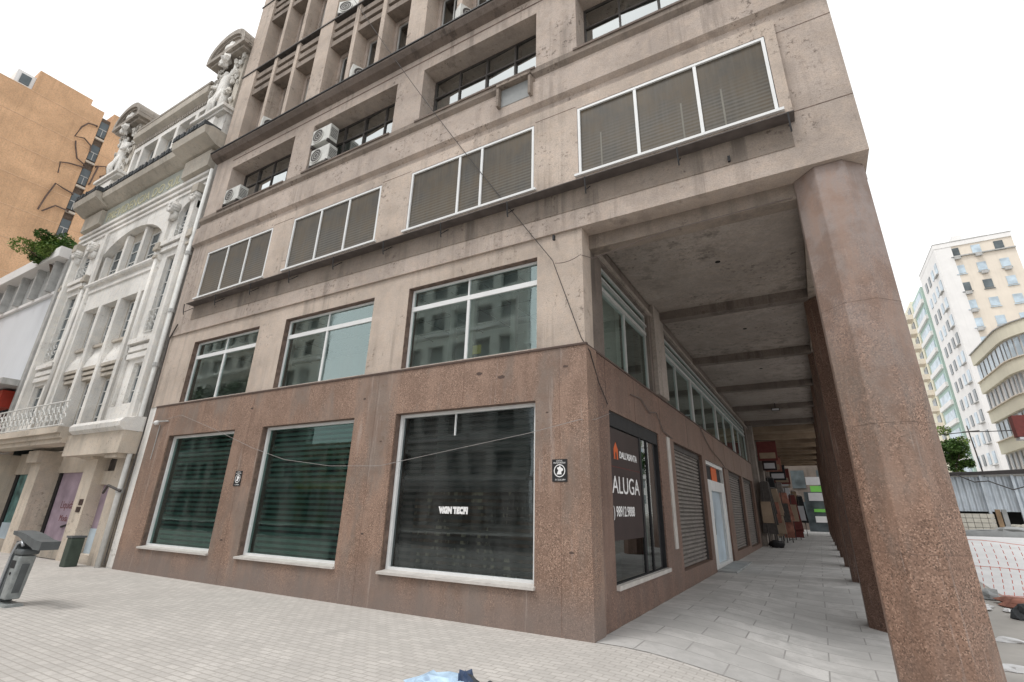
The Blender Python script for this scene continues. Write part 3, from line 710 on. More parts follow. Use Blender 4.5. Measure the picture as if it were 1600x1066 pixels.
# pillars
def octa(y0, w=0.92, dpt=0.9, c=0.28, x0=3.45):
    x1 = x0 + w; y1 = y0 + dpt
    return [(x0 + c, y0), (x1 - c, y0), (x1, y0 + c), (x1, y1 - c), (x1 - c, y1), (x0 + c, y1), (x0, y1 - c), (x0, y0 + c)]
pil0 = MB().prism(octa(0.03), -0.5, 6.56).build('pillar', 'granite_pillar', OB, bevel=0.012)
pil0['label'] = 'pillar at the street corner, paler and cement-smeared near its top'
b = MB()
jp = octa(0.0285, 0.923, 0.903, 0.281, 3.4485)
for z in (1.3, 2.75, 4.35): b.prism(jp, z, z + 0.004)
b.build('slab_joint', 'jamb', pil0)
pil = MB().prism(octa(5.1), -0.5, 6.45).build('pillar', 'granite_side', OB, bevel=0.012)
for k in range(1, 5):
    c = pil.copy(); C.objects.link(c); c.parent = OB; c.location = (0, 4.76 * k, 0)

# upper street front
F2 = [(-12.84, -9.52, 7.62, 9.22), (-8.6, -5.25, 7.62, 9.22), (-4.28, -0.93, 7.62, 9.22), (0.03, 3.45, 7.62, 9.22)]
F3 = [(-12.98, -9.62, 10.88, 12.66), (-8.72, -5.3, 10.88, 12.66), (-4.36, -0.96, 10.88, 12.66), (0.03, 3.42, 10.88, 12.66)]
MB().wall(FRONT, -14.05, 4.42, 6.56, 13.38, F2 + F3, 0.05, -0.55).build('upper_wall', 'stucco', OB)
# dirt band under the gutter (its own rendered strip), frame round the second floor windows
MB().fb(FRONT, -13.0, 3.55, 6.95, 7.40, 0.05, 0.062).build('stained_band', 'stucco_dirty', OB)
MB().wall(FRONT, -13.0, 3.62, 7.44, 9.5, F2, 0.15, 0.05).build('window_surround', 'stucco_low', OB)
b = MB(); b.fb(FRONT, 3.455, 3.46, 7.62, 7.62, .15, .151)
b = MB(); b.extr(FRONT, [(0.05, 9.72), (0.15, 9.80), (0.15, 10.42), (0.05, 10.42)], -14.05, 4.42); b.build('apron', 'stucco', OB)
b = MB(); b.extr(FRONT, [(0.05, 10.62), (0.13, 10.72), (0.13, 10.86), (0.05, 10.88)], -14.05, 4.42); b.build('sill_course', 'stucco_dirty', OB)
b = MB(); b.fb(FRONT, -13.05, 4.35, 12.98, 13.02, 0.05, 0.055)
for z in (9.27, 7.58): b.fb(FRONT, 3.63, 4.42, z, z + 0.012, 0.0505, 0.054)
for z in (9.27,):
    for q in ((-9.5, -8.62), (-5.23, -4.3), (-0.91, 0.01)): b.fb(FRONT, q[0], q[1], z, z + 0.012, 0.150, 0.153)
b.build('groove', 'jamb', OB)
# second floor windows
for k, (u0, u1, v0, v1) in enumerate(F2):
    f = MB(); f.frame(FRONT, u0 + 0.01, u1 - 0.01, v0, v1 - 0.01, 0.05, 0.145, 0.09)
    ms = (u0 + (u1 - u0) * .335, u0 + (u1 - u0) * .655) if k != 2 else (u0 + (u1 - u0) * .42, u0 + (u1 - u0) * .60)
    for m_ in ms: f.fb(FRONT, m_, m_ + 0.055, v0 + 0.05, v1 - 0.06, 0.092, 0.14)
    f.fb(FRONT, u0 - 0.06, u1 + 0.06, v0 - 0.05, v0 - 0.001, 0.1501, 0.21)
    fo = f.build('louvred_window', 'alu', OB)
    p = MB(); p.fb(FRONT, u0 + 0.04, u1 - 0.04, v0 + 0.03, v1 - 0.04, 0.10, 0.11); p.build('pane', 'f2glass', fo)
    if k == 3:
        m2 = MB()
        for q in (0.45, 1.95, 2.62): m2.fb(FRONT, u0 + q, u0 + q + 0.03, v0 + 0.05, v1 - 0.75, 0.1101, 0.113)
        m2.build('inner_rail', 'sash_dim', fo, each=True)
# metal gutter shelf and its brackets
b = MB(); b.hexa([FRONT.P(-13.0, 7.405, 0.30), FRONT.P(3.62, 7.405, 0.30), FRONT.P(3.62, 7.40, 0.05), FRONT.P(-13.0, 7.40, 0.05), FRONT.P(-13.0, 7.422, 0.30), FRONT.P(3.62, 7.422, 0.30), FRONT.P(3.62, 7.43, 0.05), FRONT.P(-13.0, 7.43, 0.05)])
g = b.build('metal_shelf', 'shelf', OB)
for k in range(11):
    x = 3.53 - 1.655 * k; t = MB()
    t.tube([FRONT.P(x, 7.39, 0.33), FRONT.P(x, 7.12, 0.30), FRONT.P(x, 7.06, 0.28)], 0.013, 5); t.tube([FRONT.P(x, 7.13, 0.30), FRONT.P(x, 7.36, 0.06)], 0.010, 5)
    t.build('bracket', 'black', g)
# third floor windows, deep reveals
for k, (u0, u1, v0, v1) in enumerate(F3):
    f = MB(); f.frame(FRONT, u0, u1, v0, v1, 0.04, -0.44, -0.5)
    nn = 4; w_ = (u1 - u0) / nn
    for q in range(1, nn): f.fb(FRONT, u0 + q * w_ - 0.02, u0 + q * w_ + 0.02, v0 + 0.04, v1 - 0.04, -0.49, -0.43)
    f.fb(FRONT, u0 + 0.04, u1 - 0.04, 12.05, 12.09, -0.49, -0.435)
    fo = f.build('recessed_window', 'steel_dark', OB)
    p = MB()
    for q in range(nn):   # lower sashes, each tilted a hair differently
        t = random.uniform(-0.02, 0.02)
        p.face([FRONT.P(u0 + q * w_, v0 + 0.03, -0.47 + t), FRONT.P(u0 + (q + 1) * w_, v0 + 0.03, -0.47 - t), FRONT.P(u0 + (q + 1) * w_, v1 - 0.03, -0.47 - t), FRONT.P(u0 + q * w_, v1 - 0.03, -0.47 + t)])
    p.build('pane', 'glass_sky', fo)
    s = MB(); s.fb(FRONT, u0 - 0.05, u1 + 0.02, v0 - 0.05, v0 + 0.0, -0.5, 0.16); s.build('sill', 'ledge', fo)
    s = MB()
    for q in range(nn):
        if (q + k) % 3: s.fb(FRONT, u0 + q * w_ + 0.08, u0 + (q + 1) * w_ - 0.1, v1 - 1.0, v1 - 0.05, -0.66, -0.64)
    s.build('curtain', 'room_light', fo)
room('office_room', -13.9, 4.3, 0.56, 3.0, 10.7, 13.3, 'room')
# projecting slab below the fourth floor
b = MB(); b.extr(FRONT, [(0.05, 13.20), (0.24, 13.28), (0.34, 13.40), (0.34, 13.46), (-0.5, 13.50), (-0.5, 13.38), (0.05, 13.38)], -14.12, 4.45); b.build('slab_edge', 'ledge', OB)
b = MB(); b.fb(FRONT, -14.12, 4.45, 13.46, 13.50, 0.28, 0.37); b.build('drip_strip', 'black', OB)
# fins and piers of the upper storeys
TOP = 25.0
PI_ = [(-14.05, -13.2), (-9.55, -8.87), (-5.22, -4.55), (-0.9, -0.2), (3.5, 4.42)]
b = MB()
for u0, u1 in PI_: b.fb(FRONT, u0, u1, 13.5, TOP, -0.44, 0.04)
b.build('pier', 'stucco_low', OB, each=True)
b = MB()
for a, c in zip(PI_[:-1], PI_[1:]):
    w_ = (c[0] - a[1] - 0.36) / 3
    for q in (1, 2):
        x = a[1] + w_ * q + 0.18 * (q - 1); b.fb(FRONT, x, x + 0.18, 13.5, TOP, -0.44, 0.02)
b.build('fin', 'stucco_low', OB, each=True)
b = MB()
fins_gaps = []
for a, c in zip(PI_[:-1], PI_[1:]):
    w_ = (c[0] - a[1] - 0.36) / 3
    for q in range(3): x = a[1] + (w_ + 0.18) * q; fins_gaps.append((x, x + w_))
for fl in range(2):
    z0 = 13.5 + 3.9 * fl
    for (x0, x1) in fins_gaps:
        for s_ in (2.62, 3.02, 3.42):
            b.extr(FRONT, [(-0.42, z0 + s_ + 0.03), (-0.02, z0 + s_), (-0.02, z0 + s_ + 0.22), (-0.42, z0 + s_ + 0.25)], x0, x1)
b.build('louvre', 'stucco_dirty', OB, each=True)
b = MB()
for fl in range(1, 3): b.extr(FRONT, [(-0.44, 13.5 + 3.9 * fl - 0.08), (0.07, 13.5 + 3.9 * fl - 0.07), (0.07, 13.5 + 3.9 * fl - 0.02), (-0.44, 13.5 + 3.9 * fl)], -14.1, 4.44)
b.build('floor_edge', 'steel_dark', OB)
b = MB(); wh = []
for fl in range(3):
    z0 = 13.5 + 3.9 * fl
    for (x0, x1) in fins_gaps: wh.append((x0 + 0.12, x1 - 0.12, z0 + 0.5, z0 + 2.5))
b.wall(FRONT, -14.05, 4.42, 13.5, TOP, wh, -0.44, -0.7); b.build('recessed_wall', 'stucco', OB)
for i, (a0, a1, c0, c1) in enumerate(wh[:24]):
    f = MB(); f.frame(FRONT, a0, a1, c0, c1, 0.04, -0.5, -0.55); f.fb(FRONT, (a0 + a1) / 2 - 0.02, (a0 + a1) / 2 + 0.02, c0 + 0.04, c1 - 0.04, -0.54, -0.5)
    fo = f.build('upper_window', 'alu_dull', OB)
    p = MB(); p.face([FRONT.P(a0, c0, -0.53), FRONT.P(a1, c0, -0.53), FRONT.P(a1, c1, -0.53), FRONT.P(a0, c1, -0.53)]); p.build('pane', 'glass_dark', fo)
room('office_room', -13.9, 4.3, 0.72, 3.0, 13.6, TOP - .1, 'room')
# remaining body: side and back walls, roof
SH = []
for fl in range(4):
    for k in range(6): SH.append((1.2 + 4.4 * k, 4.2 + 4.4 * k, 7.6 + 3.9 * fl + (0.6 if fl else 0), 9.3 + 3.9 * fl + (0.6 if fl else 0)))
MB().wall(Fr((4.42, 0, 0), (0, 1, 0), (1, 0, 0)), 0.56, 28, 6.45, TOP, SH, 0.0, -0.3).build('side_wall', 'stucco', OB)
b = MB()
for (a0, a1, c0, c1) in SH: b.box(4.25, 4.27, a0, a1, c0, c1)
b.build('side_window', 'glass_dark', OB, each=True)
b = MB(); b.box(-14.05, -13.95, 0.72, 28, 0, TOP - .01); b.box(-13.9, 4.1, 27.8, 27.9, 6.7, TOP - .01); b.box(-14.0, 4.35, 0.75, 27.7, TOP - .2, TOP - 0.02); b.build('rear_wall', 'stucco', OB)
b = MB(); b.tube([(4.3, 0.0, 9.95), (4.85, 0.0, 9.9)], 0.022, 6); b.build('drain_spout', 'steel_dark', OB)
# wall stains, bolts
b = MB()
for (x, z) in ((2.6, 7.0), (-0.55, 6.4)): b.fb(FRONT, x, x + 0.04, z, z + 0.1, 0.05, 0.10)
b.build('bolt', 'black', OB)

# AC units -----------------------------------------------------------
def make_ac(loc, label):
    t = thing('air_conditioner', loc, label, 'air conditioner', 'air conditioner units on the facade')
    X, Y, Z = loc; fr = Fr((X, Y, Z), (1, 0, 0), (0, -1, 0))
    MB().fb(fr, -0.4, 0.4, 0, 0.56, -0.3, 0).build('casing', 'acwhite', t, bevel=0.015)
    MB().cyl(fr, -0.12, 0.28, 0.22, 0.001, 0.012).build('fan_grille', 'steel_dark', t)
    r = MB(); r.ring(fr, -0.12, 0.28, 0.215, 0.24, 0.001, 0.025)
    for k in (0.07, 0.14): r.ring(fr, -0.12, 0.28, k, k + 0.01, 0.013, 0.02, 14)
    r.build('fan_guard', 'acwhite', t)
    s = MB()
    for k in range(7): s.box(X + 0.4, X + 0.405, Y + 0.03, Y + 0.27, Z + 0.12 + k * 0.05, Z + 0.14 + k * 0.05)
    s.build('side_vent', 'steel_dark', t)
    s = MB(); s.box(X - 0.38, X - 0.33, Y - 0.02, Y + 0.32, Z - 0.09, Z); s.box(X + 0.33, X + 0.38, Y - 0.02, Y + 0.32, Z - 0.09, Z); s.build('bracket', 'steel_dark', t)
    return t
ac0 = make_ac((-8.2, -0.06, 11.08), 'white air conditioner with round fan, lower of the stacked pair in a window recess')
dup(ac0, (-8.3, -0.06, 11.86), 'white air conditioner with round fan, upper of the stacked pair in a window recess')
dup(ac0, (-12.42, -0.12, 11.05), 'single white air conditioner standing at the left end of the leftmost recessed window')
dup(ac0, (-11.35, 0.15, 13.62), 'dirty air conditioner turned sideways on the slab above the leftmost recessed window', R(70))
dup(ac0, (-6.95, 0.10, 13.62), 'air conditioner turned sideways between two fins above the stacked pair', R(65))
dup(ac0, (-2.95, 0.10, 13.62), 'air conditioner turned sideways at the top of the photo, rightmost between fins', R(65))
dup(ac0, (-8.35, 0.05, 17.52), 'air conditioner on the storey edge one floor above the other units', R(20))
b = MB(); fr = FRONT
b.fb(fr, -1.85, -1.79, 10.05, 10.62, 0.05, 0.27); b.fb(fr, -1.04, -0.98, 10.05, 10.62, 0.05, 0.27); b.fb(fr, -1.85, -0.98, 10.58, 10.65, 0.1505, 0.29)
t = thing('equipment_cradle', (-1.4, -0.2, 10.0), 'empty metal cradle with two side plates fixed below a recessed window sill', 'bracket')
b.build('side_plate', 'stucco_dirty', t)
b = MB(); b.fb(fr, -1.78, -1.05, 10.08, 10.56, 0.151, 0.16); b.build('back_panel', 'concrete', t)

# signs / stickers ----------------------------------------------------
def sticker(u, v, label):
    t = thing('security_sign', tuple(FRONT.P(u, v, 0.04)), label, 'sign', 'small black security signs on the walls')
    MB().fb(FRONT, u - 0.13, u + 0.13, v - 0.17, v + 0.17, 0.033, 0.042).build('plate', 'black', t)
    e = MB(); e.ring(FRONT, u, v - 0.005, 0.085, 0.098, 0.042, 0.044, 20)
    e.poly(FRONT, [(u - 0.05, v - 0.06), (u + 0.035, v - 0.06), (u + 0.03, v - 0.02), (u + 0.062, v + 0.0), (u + 0.06, v + 0.025), (u + 0.02, v + 0.05), (u + 0.01, v + 0.075), (u - 0.01, v + 0.05), (u - 0.045, v + 0.04), (u - 0.02, v + 0.0)], 0.042, 0.0445)
    e.build('emblem', 'white', t)
    text('LOCAL', FRONT, u, v + 0.135, 0.042, 0.035, 'white', t, 'lettering', 1.0, 'CENTER', 0.001)
    text('MONITORADO', FRONT, u, v + 0.103, 0.042, 0.032, 'white', t, 'lettering', 0.95, 'CENTER', 0.001)
    text('51 3226.2004', FRONT, u + 0.01, v - 0.15, 0.042, 0.032, 'white', t, 'lettering', 1.0, 'CENTER', 0.001)
    return t
sticker(-0.475, 2.27, 'black security sign with white round emblem on granite right of the largest shop window')
sticker(-8.86, 2.24, 'black security sign on granite between the two green glass windows')
# letting poster in the arcade window
PD = -0.062
t = thing('letting_poster', (PD, 1.1, 1.3), 'dark letting poster reading ALUGA behind the arcade shop glass', 'poster')
MB().fb(SIDE, 1.08, 2.90, 1.22, 3.1, PD - 0.008, PD).build('sheet', 'posterdark', t)
text('ALUGA', SIDE, 1.20, 1.98, PD, 0.42, 'white', t, fit=1.58)
text("DALL'ASANTA", SIDE, 1.66, 2.60, PD, 0.17, 'white', t, fit=1.05, bold=0.003)
text('(51) 98912.9888', SIDE, 0.93, 1.60, PD, 0.24, 'white', t, fit=1.44, bold=0.002)
b = MB(); b.poly(SIDE, [(1.36, 2.56), (1.43, 2.56), (1.43, 2.66), (1.47, 2.70), (1.51, 2.66), (1.51, 2.56), (1.58, 2.56), (1.58, 2.74), (1.47, 2.86), (1.36, 2.74)], PD, PD + 0.004); b.build('house_logo', 'posterorange', t)
b = MB(); b.fb(SIDE, 1.08, 2.90, 2.42, 2.43, PD, PD + 0.003); b.build('rule_line', 'maroon', t)

# security camera at left
t = thing('security_camera', (-13.2, -0.05, 3.84), 'small white dome camera on a short arm at the left granite edge', 'camera')
b = MB(); b.tube([FRONT.P(-13.55, 3.84, 0.03), FRONT.P(-13.15, 3.84, 0.12), FRONT.P(-12.7, 3.84, 0.04)], 0.018); b.build('arm', 'alu_dull', t)
b = MB(); b.blob(FRONT.P(-13.13, 3.80, 0.14), 0.075, 0.075, 0.07, 1, 0, 14, 8); b.build('dome', 'white_paint', t, True)
b = MB(); b.tube([FRONT.P(-13.1, 3.75, 0.05), FRONT.P(-13.12, 3.1, 0.04), FRONT.P(-13.14, 2.8, 0.04)], 0.012, 5); b.build('conduit', 'alu_dull', t)

# cables
def cable(pts, r, label, m='cable', group=None):
    b = MB(); b.tube(pts, r, 5); o = b.build('cable', m); tag(o, label, 'cable', group); return o
cable(sag((-8.0, -0.42, 17.9), (-0.55, -0.09, 5.97), 0.25, 14) + [Vector(FRONT.P(-0.04, 4.40, 0.06)), Vector((0.045, 0.1, 4.2)), Vector((0.03, 0.5, 3.75)), Vector((0.03, 0.9, 3.45))], 0.008,
      'thin black cable running diagonally down the upper facade to the corner')
cable([FRONT.P(x, z, 0.09) for x, z in ((-13.1, 3.84), (-12.0, 3.95), (-10.2, 3.45), (-8.45, 2.92), (-7.2, 2.62), (-5.7, 2.45), (-4.3, 2.42), (-2.7, 2.64), (-1.0, 2.87), (-0.1, 3.03))] + [Vector((0.06, 0.2, 3.07)), Vector((0.03, 1.0, 3.3))], 0.0048,
      'pale grey cable sagging across the three ground floor windows', 'cable_mid')
cable([SIDE.P(y, z, 0.03) for y, z in ((2.3, 3.9), (3.0, 3.95), (3.6, 3.75), (4.2, 3.85), (4.7, 3.5), (5.6, 3.42))], 0.012, 'brown cable looping over the first arcade shop window', 'cable_pale')
cable([SIDE.P(y, z, 0.03) for y, z in ((9.6, 4.3), (10.3, 4.0), (11.2, 3.75), (13.2, 3.5), (14.2, 3.3), (15.0, 3.35))], 0.014, 'brown cable drooping above the white entrance door', 'cable_pale')
cable(sag((-0.5, -0.10, 5.9), (0.0, -0.1, 5.95), 0.05) + [Vector((0.05, 0.4, 6.1)), Vector((1.5, 0.3, 6.25)), Vector((3.4, 0.32, 6.3))], 0.007, 'very thin wire from the facade fixing across the arcade mouth', 'cable_pale')

# arcade lamp
t = thing('flood_lamp', (1.9, 19.2, 6.5), 'small grey flood lamp under the arcade ceiling', 'lamp')
b = MB(); b.box(1.75, 2.1, 19.1, 19.3, 6.3, 6.42); b.build('housing', 'steel_dark', t); b = MB(); b.box(1.78, 2.07, 19.09, 19.098, 6.31, 6.39); b.build('lens', 'offwhite', t)
b = MB(); b.box(1.9, 1.94, 19.17, 19.22, 6.42, 6.66); b.build('stem', 'steel_dark', t)

# ------------------------------------------------------------------ far part of the arcade
AB = thing('arcade_building', (0, 26, 0), 'farther arcaded building with tan ceiling beyond the granite block', 'building')
b = MB(); b.box(-8, -0.0, 24.42, 50, 0, 4.3); b.build('shop_wall', 'beam', AB)
b = MB()
for y in (25, 29, 33, 37, 41, 45): b.box(0, 0.25, y, y + 0.7, 0, 6.6)
b.build('pilaster', 'soffit', AB, each=True)
b = MB()
for y in (26, 30, 34, 38, 42): b.box(0.001, 0.04, y, y + 2.6, 0.1, 3.0)
b.build('shopfront', 'win_dark', AB, each=True)
b = MB(); b.box(0.0, 4.0, 26.6, 50, 6.35, 6.7)
b.build('ceiling', 'tanwood', AB)
b = MB()
for y in rng(28, 49, 2.4): b.box(0.0, 3.9, y, y + 0.3, 6.05, 6.35)
b.build('ceiling_beam', 'tanwood', AB)
b = MB(); b.box(-8, 4.4, 28.2, 50, 6.72, 20); b.build('upper_block', 'stucco', AB)
b = MB()
for y in rng(28.9, 48.5, 4.76): b.prism(octa(y), -0.2, 6.4)
b.build('pillar', 'granite_side', AB, each=True)
SG = [((0.3, 1.35), 26.0, (4.6, 5.7), 'maroon', 'maroon projecting shop sign, nearest in the arcade'), ((0.3, 1.1), 28.3, (4.2, 5.0), 'posterdark', 'black projecting sign behind the maroon one'),
      ((0.3, 1.25), 30.6, (4.3, 5.2), 'brick', 'rust red hanging shop sign in mid arcade'), ((0.3, 1.3), 33.5, (3.9, 4.9), 'black', 'square black sign hanging low in the arcade'),
      ((0.3, 1.4), 37.0, (3.8, 4.9), 'maroon', 'dark red sign deep in the arcade'), ((0.3, 1.2), 41.0, (3.7, 4.6), 'tanwood', 'tan sign farthest along the arcade wall')]
for k, (xs, y, zs, m_, lab) in enumerate(SG):
    t = thing('shop_sign', (xs[0], y, zs[0]), lab, 'sign', 'projecting signs in the far arcade')
    MB().box(xs[0], xs[1], y, y + 0.15, zs[0], zs[1]).build('board', m_, t)
    MB().box(xs[0] + 0.1, xs[1] - 0.1, y - 0.012, y - 0.001, zs[0] + 0.12, zs[0] + 0.45).build('panel', ('tanwood', 'offwhite')[k % 2], t)
    MB().tube([(xs[0] - 0.3, y + 0.07, zs[1] + 0.1), (xs[1], y + 0.07, zs[1] + 0.02)], 0.02).build('arm', 'steel_dark', t)
RK = [(0.5, 25.0, 3.4, 'steel_dark', 'grey rack of draped goods at the near end of the far shops'), (0.8, 26.5, 3.1, 'tanwood', 'tan rack of draped goods by the maroon sign'), (0.6, 28.2, 3.8, 'black', 'tall black rack of goods by the arcade wall'),
      (1.1, 30.2, 3.0, 'brick', 'brick red rack of goods by the arcade wall'), (0.8, 32.5, 3.7, 'rollup', 'tall brown rack of goods by the arcade wall'), (1.4, 35, 3.0, 'maroon', 'dark red rack standing out from the arcade wall'),
      (1.0, 38, 3.6, 'offwhite', 'pale rack of goods deep in the arcade'), (1.7, 41.5, 3.1, 'black', 'black rack farthest out from the wall'), (1.2, 45, 3.6, 'wood', 'brown wooden rack farthest along the arcade')]
for k, (x, y, h, m_, lab) in enumerate(RK):
    t = thing('display_rack', (x, y, 0), lab, 'rack', 'goods racks along the arcade')
    b = MB()
    for q in (-0.35, 0.35): b.tube([(x + q * 0.4, y + q, 0), (x + q * 0.3, y + q, h)], 0.03)
    b.tube([(x - .12, y - 0.35, h), (x + .1, y + 0.35, h)], 0.03); b.build('frame', 'steel_dark', t)
    b = MB(); rr = random.Random(k)
    for q in range(6):
        yy = y - 0.36 + q * 0.14; hh = max(0.15, h - rr.uniform(1.3, 3.0)); w0 = rr.uniform(0.15, 0.45)
        b.hexa([(x - w0, yy, hh), (x + w0, yy, hh + rr.uniform(-.1, .1)), (x + w0, yy + 0.09, hh), (x - w0, yy + 0.09, hh), (x - 0.2, yy, h - 0.06), (x + 0.2, yy, h - 0.06), (x + 0.2, yy + 0.09, h - 0.06), (x - 0.2, yy + 0.09, h - 0.06)])
    b.build('hanging_goods', m_, t)
    b = MB(); b.hexa([(x - 0.3, y - 0.42, 1.2), (x + 0.25, y - 0.42, 1.2), (x + 0.25, y - 0.37, 1.2), (x - 0.3, y - 0.37, 1.2), (x - 0.3, y - 0.42, 2.3), (x + 0.2, y - 0.42, 2.3), (x + 0.2, y - 0.37, 2.3), (x - 0.3, y - 0.37, 2.3)])
    b.build('front_garment', ('tanwood', 'brick', 'offwhite', 'steel_dark', 'maroon')[k % 5], t)
t = thing('market_stall', (3.0, 56, 0), 'market stall with bright green fascia at the far end of the arcade', 'stall')
MB().box(2.5, 6.2, 56, 58, 3.9, 4.5).build('fascia', 'greenlit', t); MB().box(1.8, 6.0, 56.05, 58, 0, 3.9).build('counter', 'win_dark', t)
MB().box(2.2, 5.6, 55.9, 56.0, 3.0, 3.8).build('board', 'offwhite', t); MB().box(2.5, 5.4, 55.8, 56.0, 1.9, 2.2).build('shelf', 'greenlit', t); MB().box(2.5, 4.3, 55.8, 56.0, 0.9, 1.5).build('crate_stack', 'white', t)
MB().box(2.2, 5.6, 55.95, 56.0, 4.6, 5.4).build('lettered_board', 'offwhite', t)
EB = thing('distant_building', (0, 62, 0), 'dim brown building closing the end of the arcade', 'building'); b = MB().box(-12, 9, 62, 70, 0, 14).build('wall', 'beam', EB)
b = MB()
for x in rng(-10, 6, 2.6):
    for z in (1, 4.5, 8): b.box(x, x + 1.4, 61.9, 62, z, z + 2)
b.build('window', 'win_dark', EB, each=True)
b = MB(); b.blob((0.7, 24.2, 0.18), 0.36, 0.3, 0.2, 3, 0.3); o = b.build('rubbish_bag', 'black', None, True); tag(o, 'black rubbish bag lying against the far arcade wall', 'bag')

# ------------------------------------------------------------------ white classical building
WB = thing('ornate_building', (-19.5, 0, 0), 'white ornate classical building with arch, statues and iron balcony', 'building')
def mir(u): return -39.0 - u
FU = [-21.85, -20.33, -18.83, -17.33]     # fins of the middle bay
FW = 0.24
side_holes = [(-15.95, -15.03, 4.6, 5.95), (-15.95, -15.0, 7.0, 9.9)]
side_holes += [(mir(b_), mir(a_), c_, d_) for a_, b_, c_, d_ in side_holes]
mid = [(-22.4, -16.6, 3.9, 8.82), (-22.55, -16.45, 10.1, 12.15)]
arched = [(-15.98, -15.02, 10.7, 12.15), (mir(-15.02), mir(-15.98), 10.7, 12.15)]
MB().wall(FRONT, -24.95, -14.4, 3.9, 14.3, side_holes + mid + arched, 0.0, -0.35).build('wall', 'plaster', WB)
# arch spandrels
def arch_fill(u0, u1, v0, v1, vs, d0, d1, m_='plaster', n=18):
    """solid between an elliptical arch (springing at vs) and the top v1"""
    b = MB(); c = (u0 + u1) / 2; a = (u1 - u0) / 2; h = v1 - vs - 0.02
    pts = [(c + a * math.cos(PI * k / n), vs + h * math.sin(PI * k / n)) for k in range(n + 1)]
    for k in range(n):
        p, q = pts[k], pts[k + 1]
        b.poly(FRONT, [(q[0], q[1]), (p[0], p[1]), (p[0], v1), (q[0], v1)], d0, d1)
    return b.build('arch_spandrel', m_, WB)
arch_fill(-22.549, -16.451, 10.1, 12.149, 10.1, -0.7, -0.002)
for a_, b_, c_, d_ in arched: arch_fill(a_ + .001, b_ - .001, c_, d_ - .001, 11.7, -0.34, -0.002, n=10)
# back wall of the recesses with its windows
bw = []
xs = [-22.4] + FU + [-16.6]
for i in range(5):
    x0 = xs[i] + (FW if i else 0.05); x1 = xs[i + 1] - (0 if i < 4 else 0.05)
    bw += [(x0 + 0.04, x1 - 0.04, 3.95, 5.75), (x0 + 0.04, x1 - 0.04, 7.25, 8.75), (x0 + 0.04, x1 - 0.04, 10.25, 11.7 if 0 < i < 4 else 10.9), (x0 + 0.06, x1 - 0.06, 15.6, 17.0)]
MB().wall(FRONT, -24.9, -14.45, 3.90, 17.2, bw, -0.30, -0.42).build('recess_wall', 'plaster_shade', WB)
b = MB(); g = MB(); wf = MB()
allw = bw + [(a_, b_, c_, d_) for a_, b_, c_, d_ in side_holes + arched]
for i, (a_, b_, c_, d_) in enumerate(allw):
    dd = -0.35 if i < len(bw) else -0.16
    f = MB(); f.frame(FRONT, a_, b_, c_, d_, 0.05, dd + 0.04, dd - 0.02)
    um = (a_ + b_) / 2; f.fb(FRONT, um - 0.02, um + 0.02, c_ + 0.05, d_ - 0.05, dd, dd + 0.03)
    n_ = max(1, int((d_ - c_) / 0.5))
    for q in range(1, n_ + 1): z = c_ + (d_ - c_) * q / (n_ + 1); f.fb(FRONT, a_ + 0.05, b_ - 0.05, z - 0.015, z + 0.015, dd + 0.001, dd + 0.029)
    fo = f.build('window', 'iron_white', WB)
    p = MB(); p.face([FRONT.P(a_, c_, dd), FRONT.P(b_, c_, dd), FRONT.P(b_, d_, dd), FRONT.P(a_, d_, dd)]); p.build('pane', 'win_dark', fo)
# fins, spandrel panels with scrolls
b = MB()
for u in FU:
    b.fb(FRONT, u, u + FW, 3.9, 8.82, -0.3, 0.02); 
b.build('pilaster', 'plaster', WB, each=True)
b = MB()
for u in FU: b.fb(FRONT, u + 0.02, u + FW - 0.02, 10.1, 12.0 if u in FU[1:3] else 11.35, -0.5, -0.1)
b.build('arch_pilaster', 'plaster', WB, each=True)
b = MB(); c = MB()
for i in range(5):
    x0 = xs[i] + (FW if i else 0); x1 = xs[i + 1]
    b.extr(FRONT, [(-0.3, 6.3), (-0.04, 6.3), (-0.10, 6.6), (-0.2, 6.85), (-0.22, 7.1), (-0.3, 7.1)], x0 + .001, x1 - .001)
    c.fb(FRONT, x0 + .001, x1 - .001, 7.1, 7.2, -0.3, -0.12)
    for z, dd in ((6.18, -0.04), (6.0, -0.08), (5.82, -0.12)): c.fb(FRONT, x0 + .001, x1 - .001, z, z + 0.12, -0.3, dd)
b.build('spandrel_panel', 'plaster', WB, each=True); c.build('moulding', 'plaster_shade', WB)
# horizontal mouldings over the middle bay
b = MB()
b.extr(FRONT, [(0, 9.55), (0.05, 9.6), (0.05, 9.7), (0.0, 9.72)], -22.7, -16.35)
b.extr(FRONT, [(0, 9.85), (0.1, 9.9), (0.14, 9.98), (0.1, 10.08), (0, 10.1)], -22.7, -16.35)
for z, d in ((12.5, 0.05), (12.72, 0.09), (12.95, 0.13)): b.extr(FRONT, [(0, z), (d, z + 0.02), (d, z + 0.14), (0, z + 0.16)], -24.9, -14.45)
for s_ in (0, 1):
    for (u0, u1, z) in ((-16.4, -14.95, 10.38), (-16.5, -14.95, 6.62), (-16.4, -14.95, 10.15), (-16.5, -14.95, 6.35), (-16.5, -14.95, 6.1)):
        if s_: u0, u1 = mir(u1), mir(u0)
        b.fb(FRONT, u0, u1, z, z + 0.17, 0.0, 0.16 if z in (10.38, 6.62) else 0.10)
b.build('moulding', 'plaster', WB)
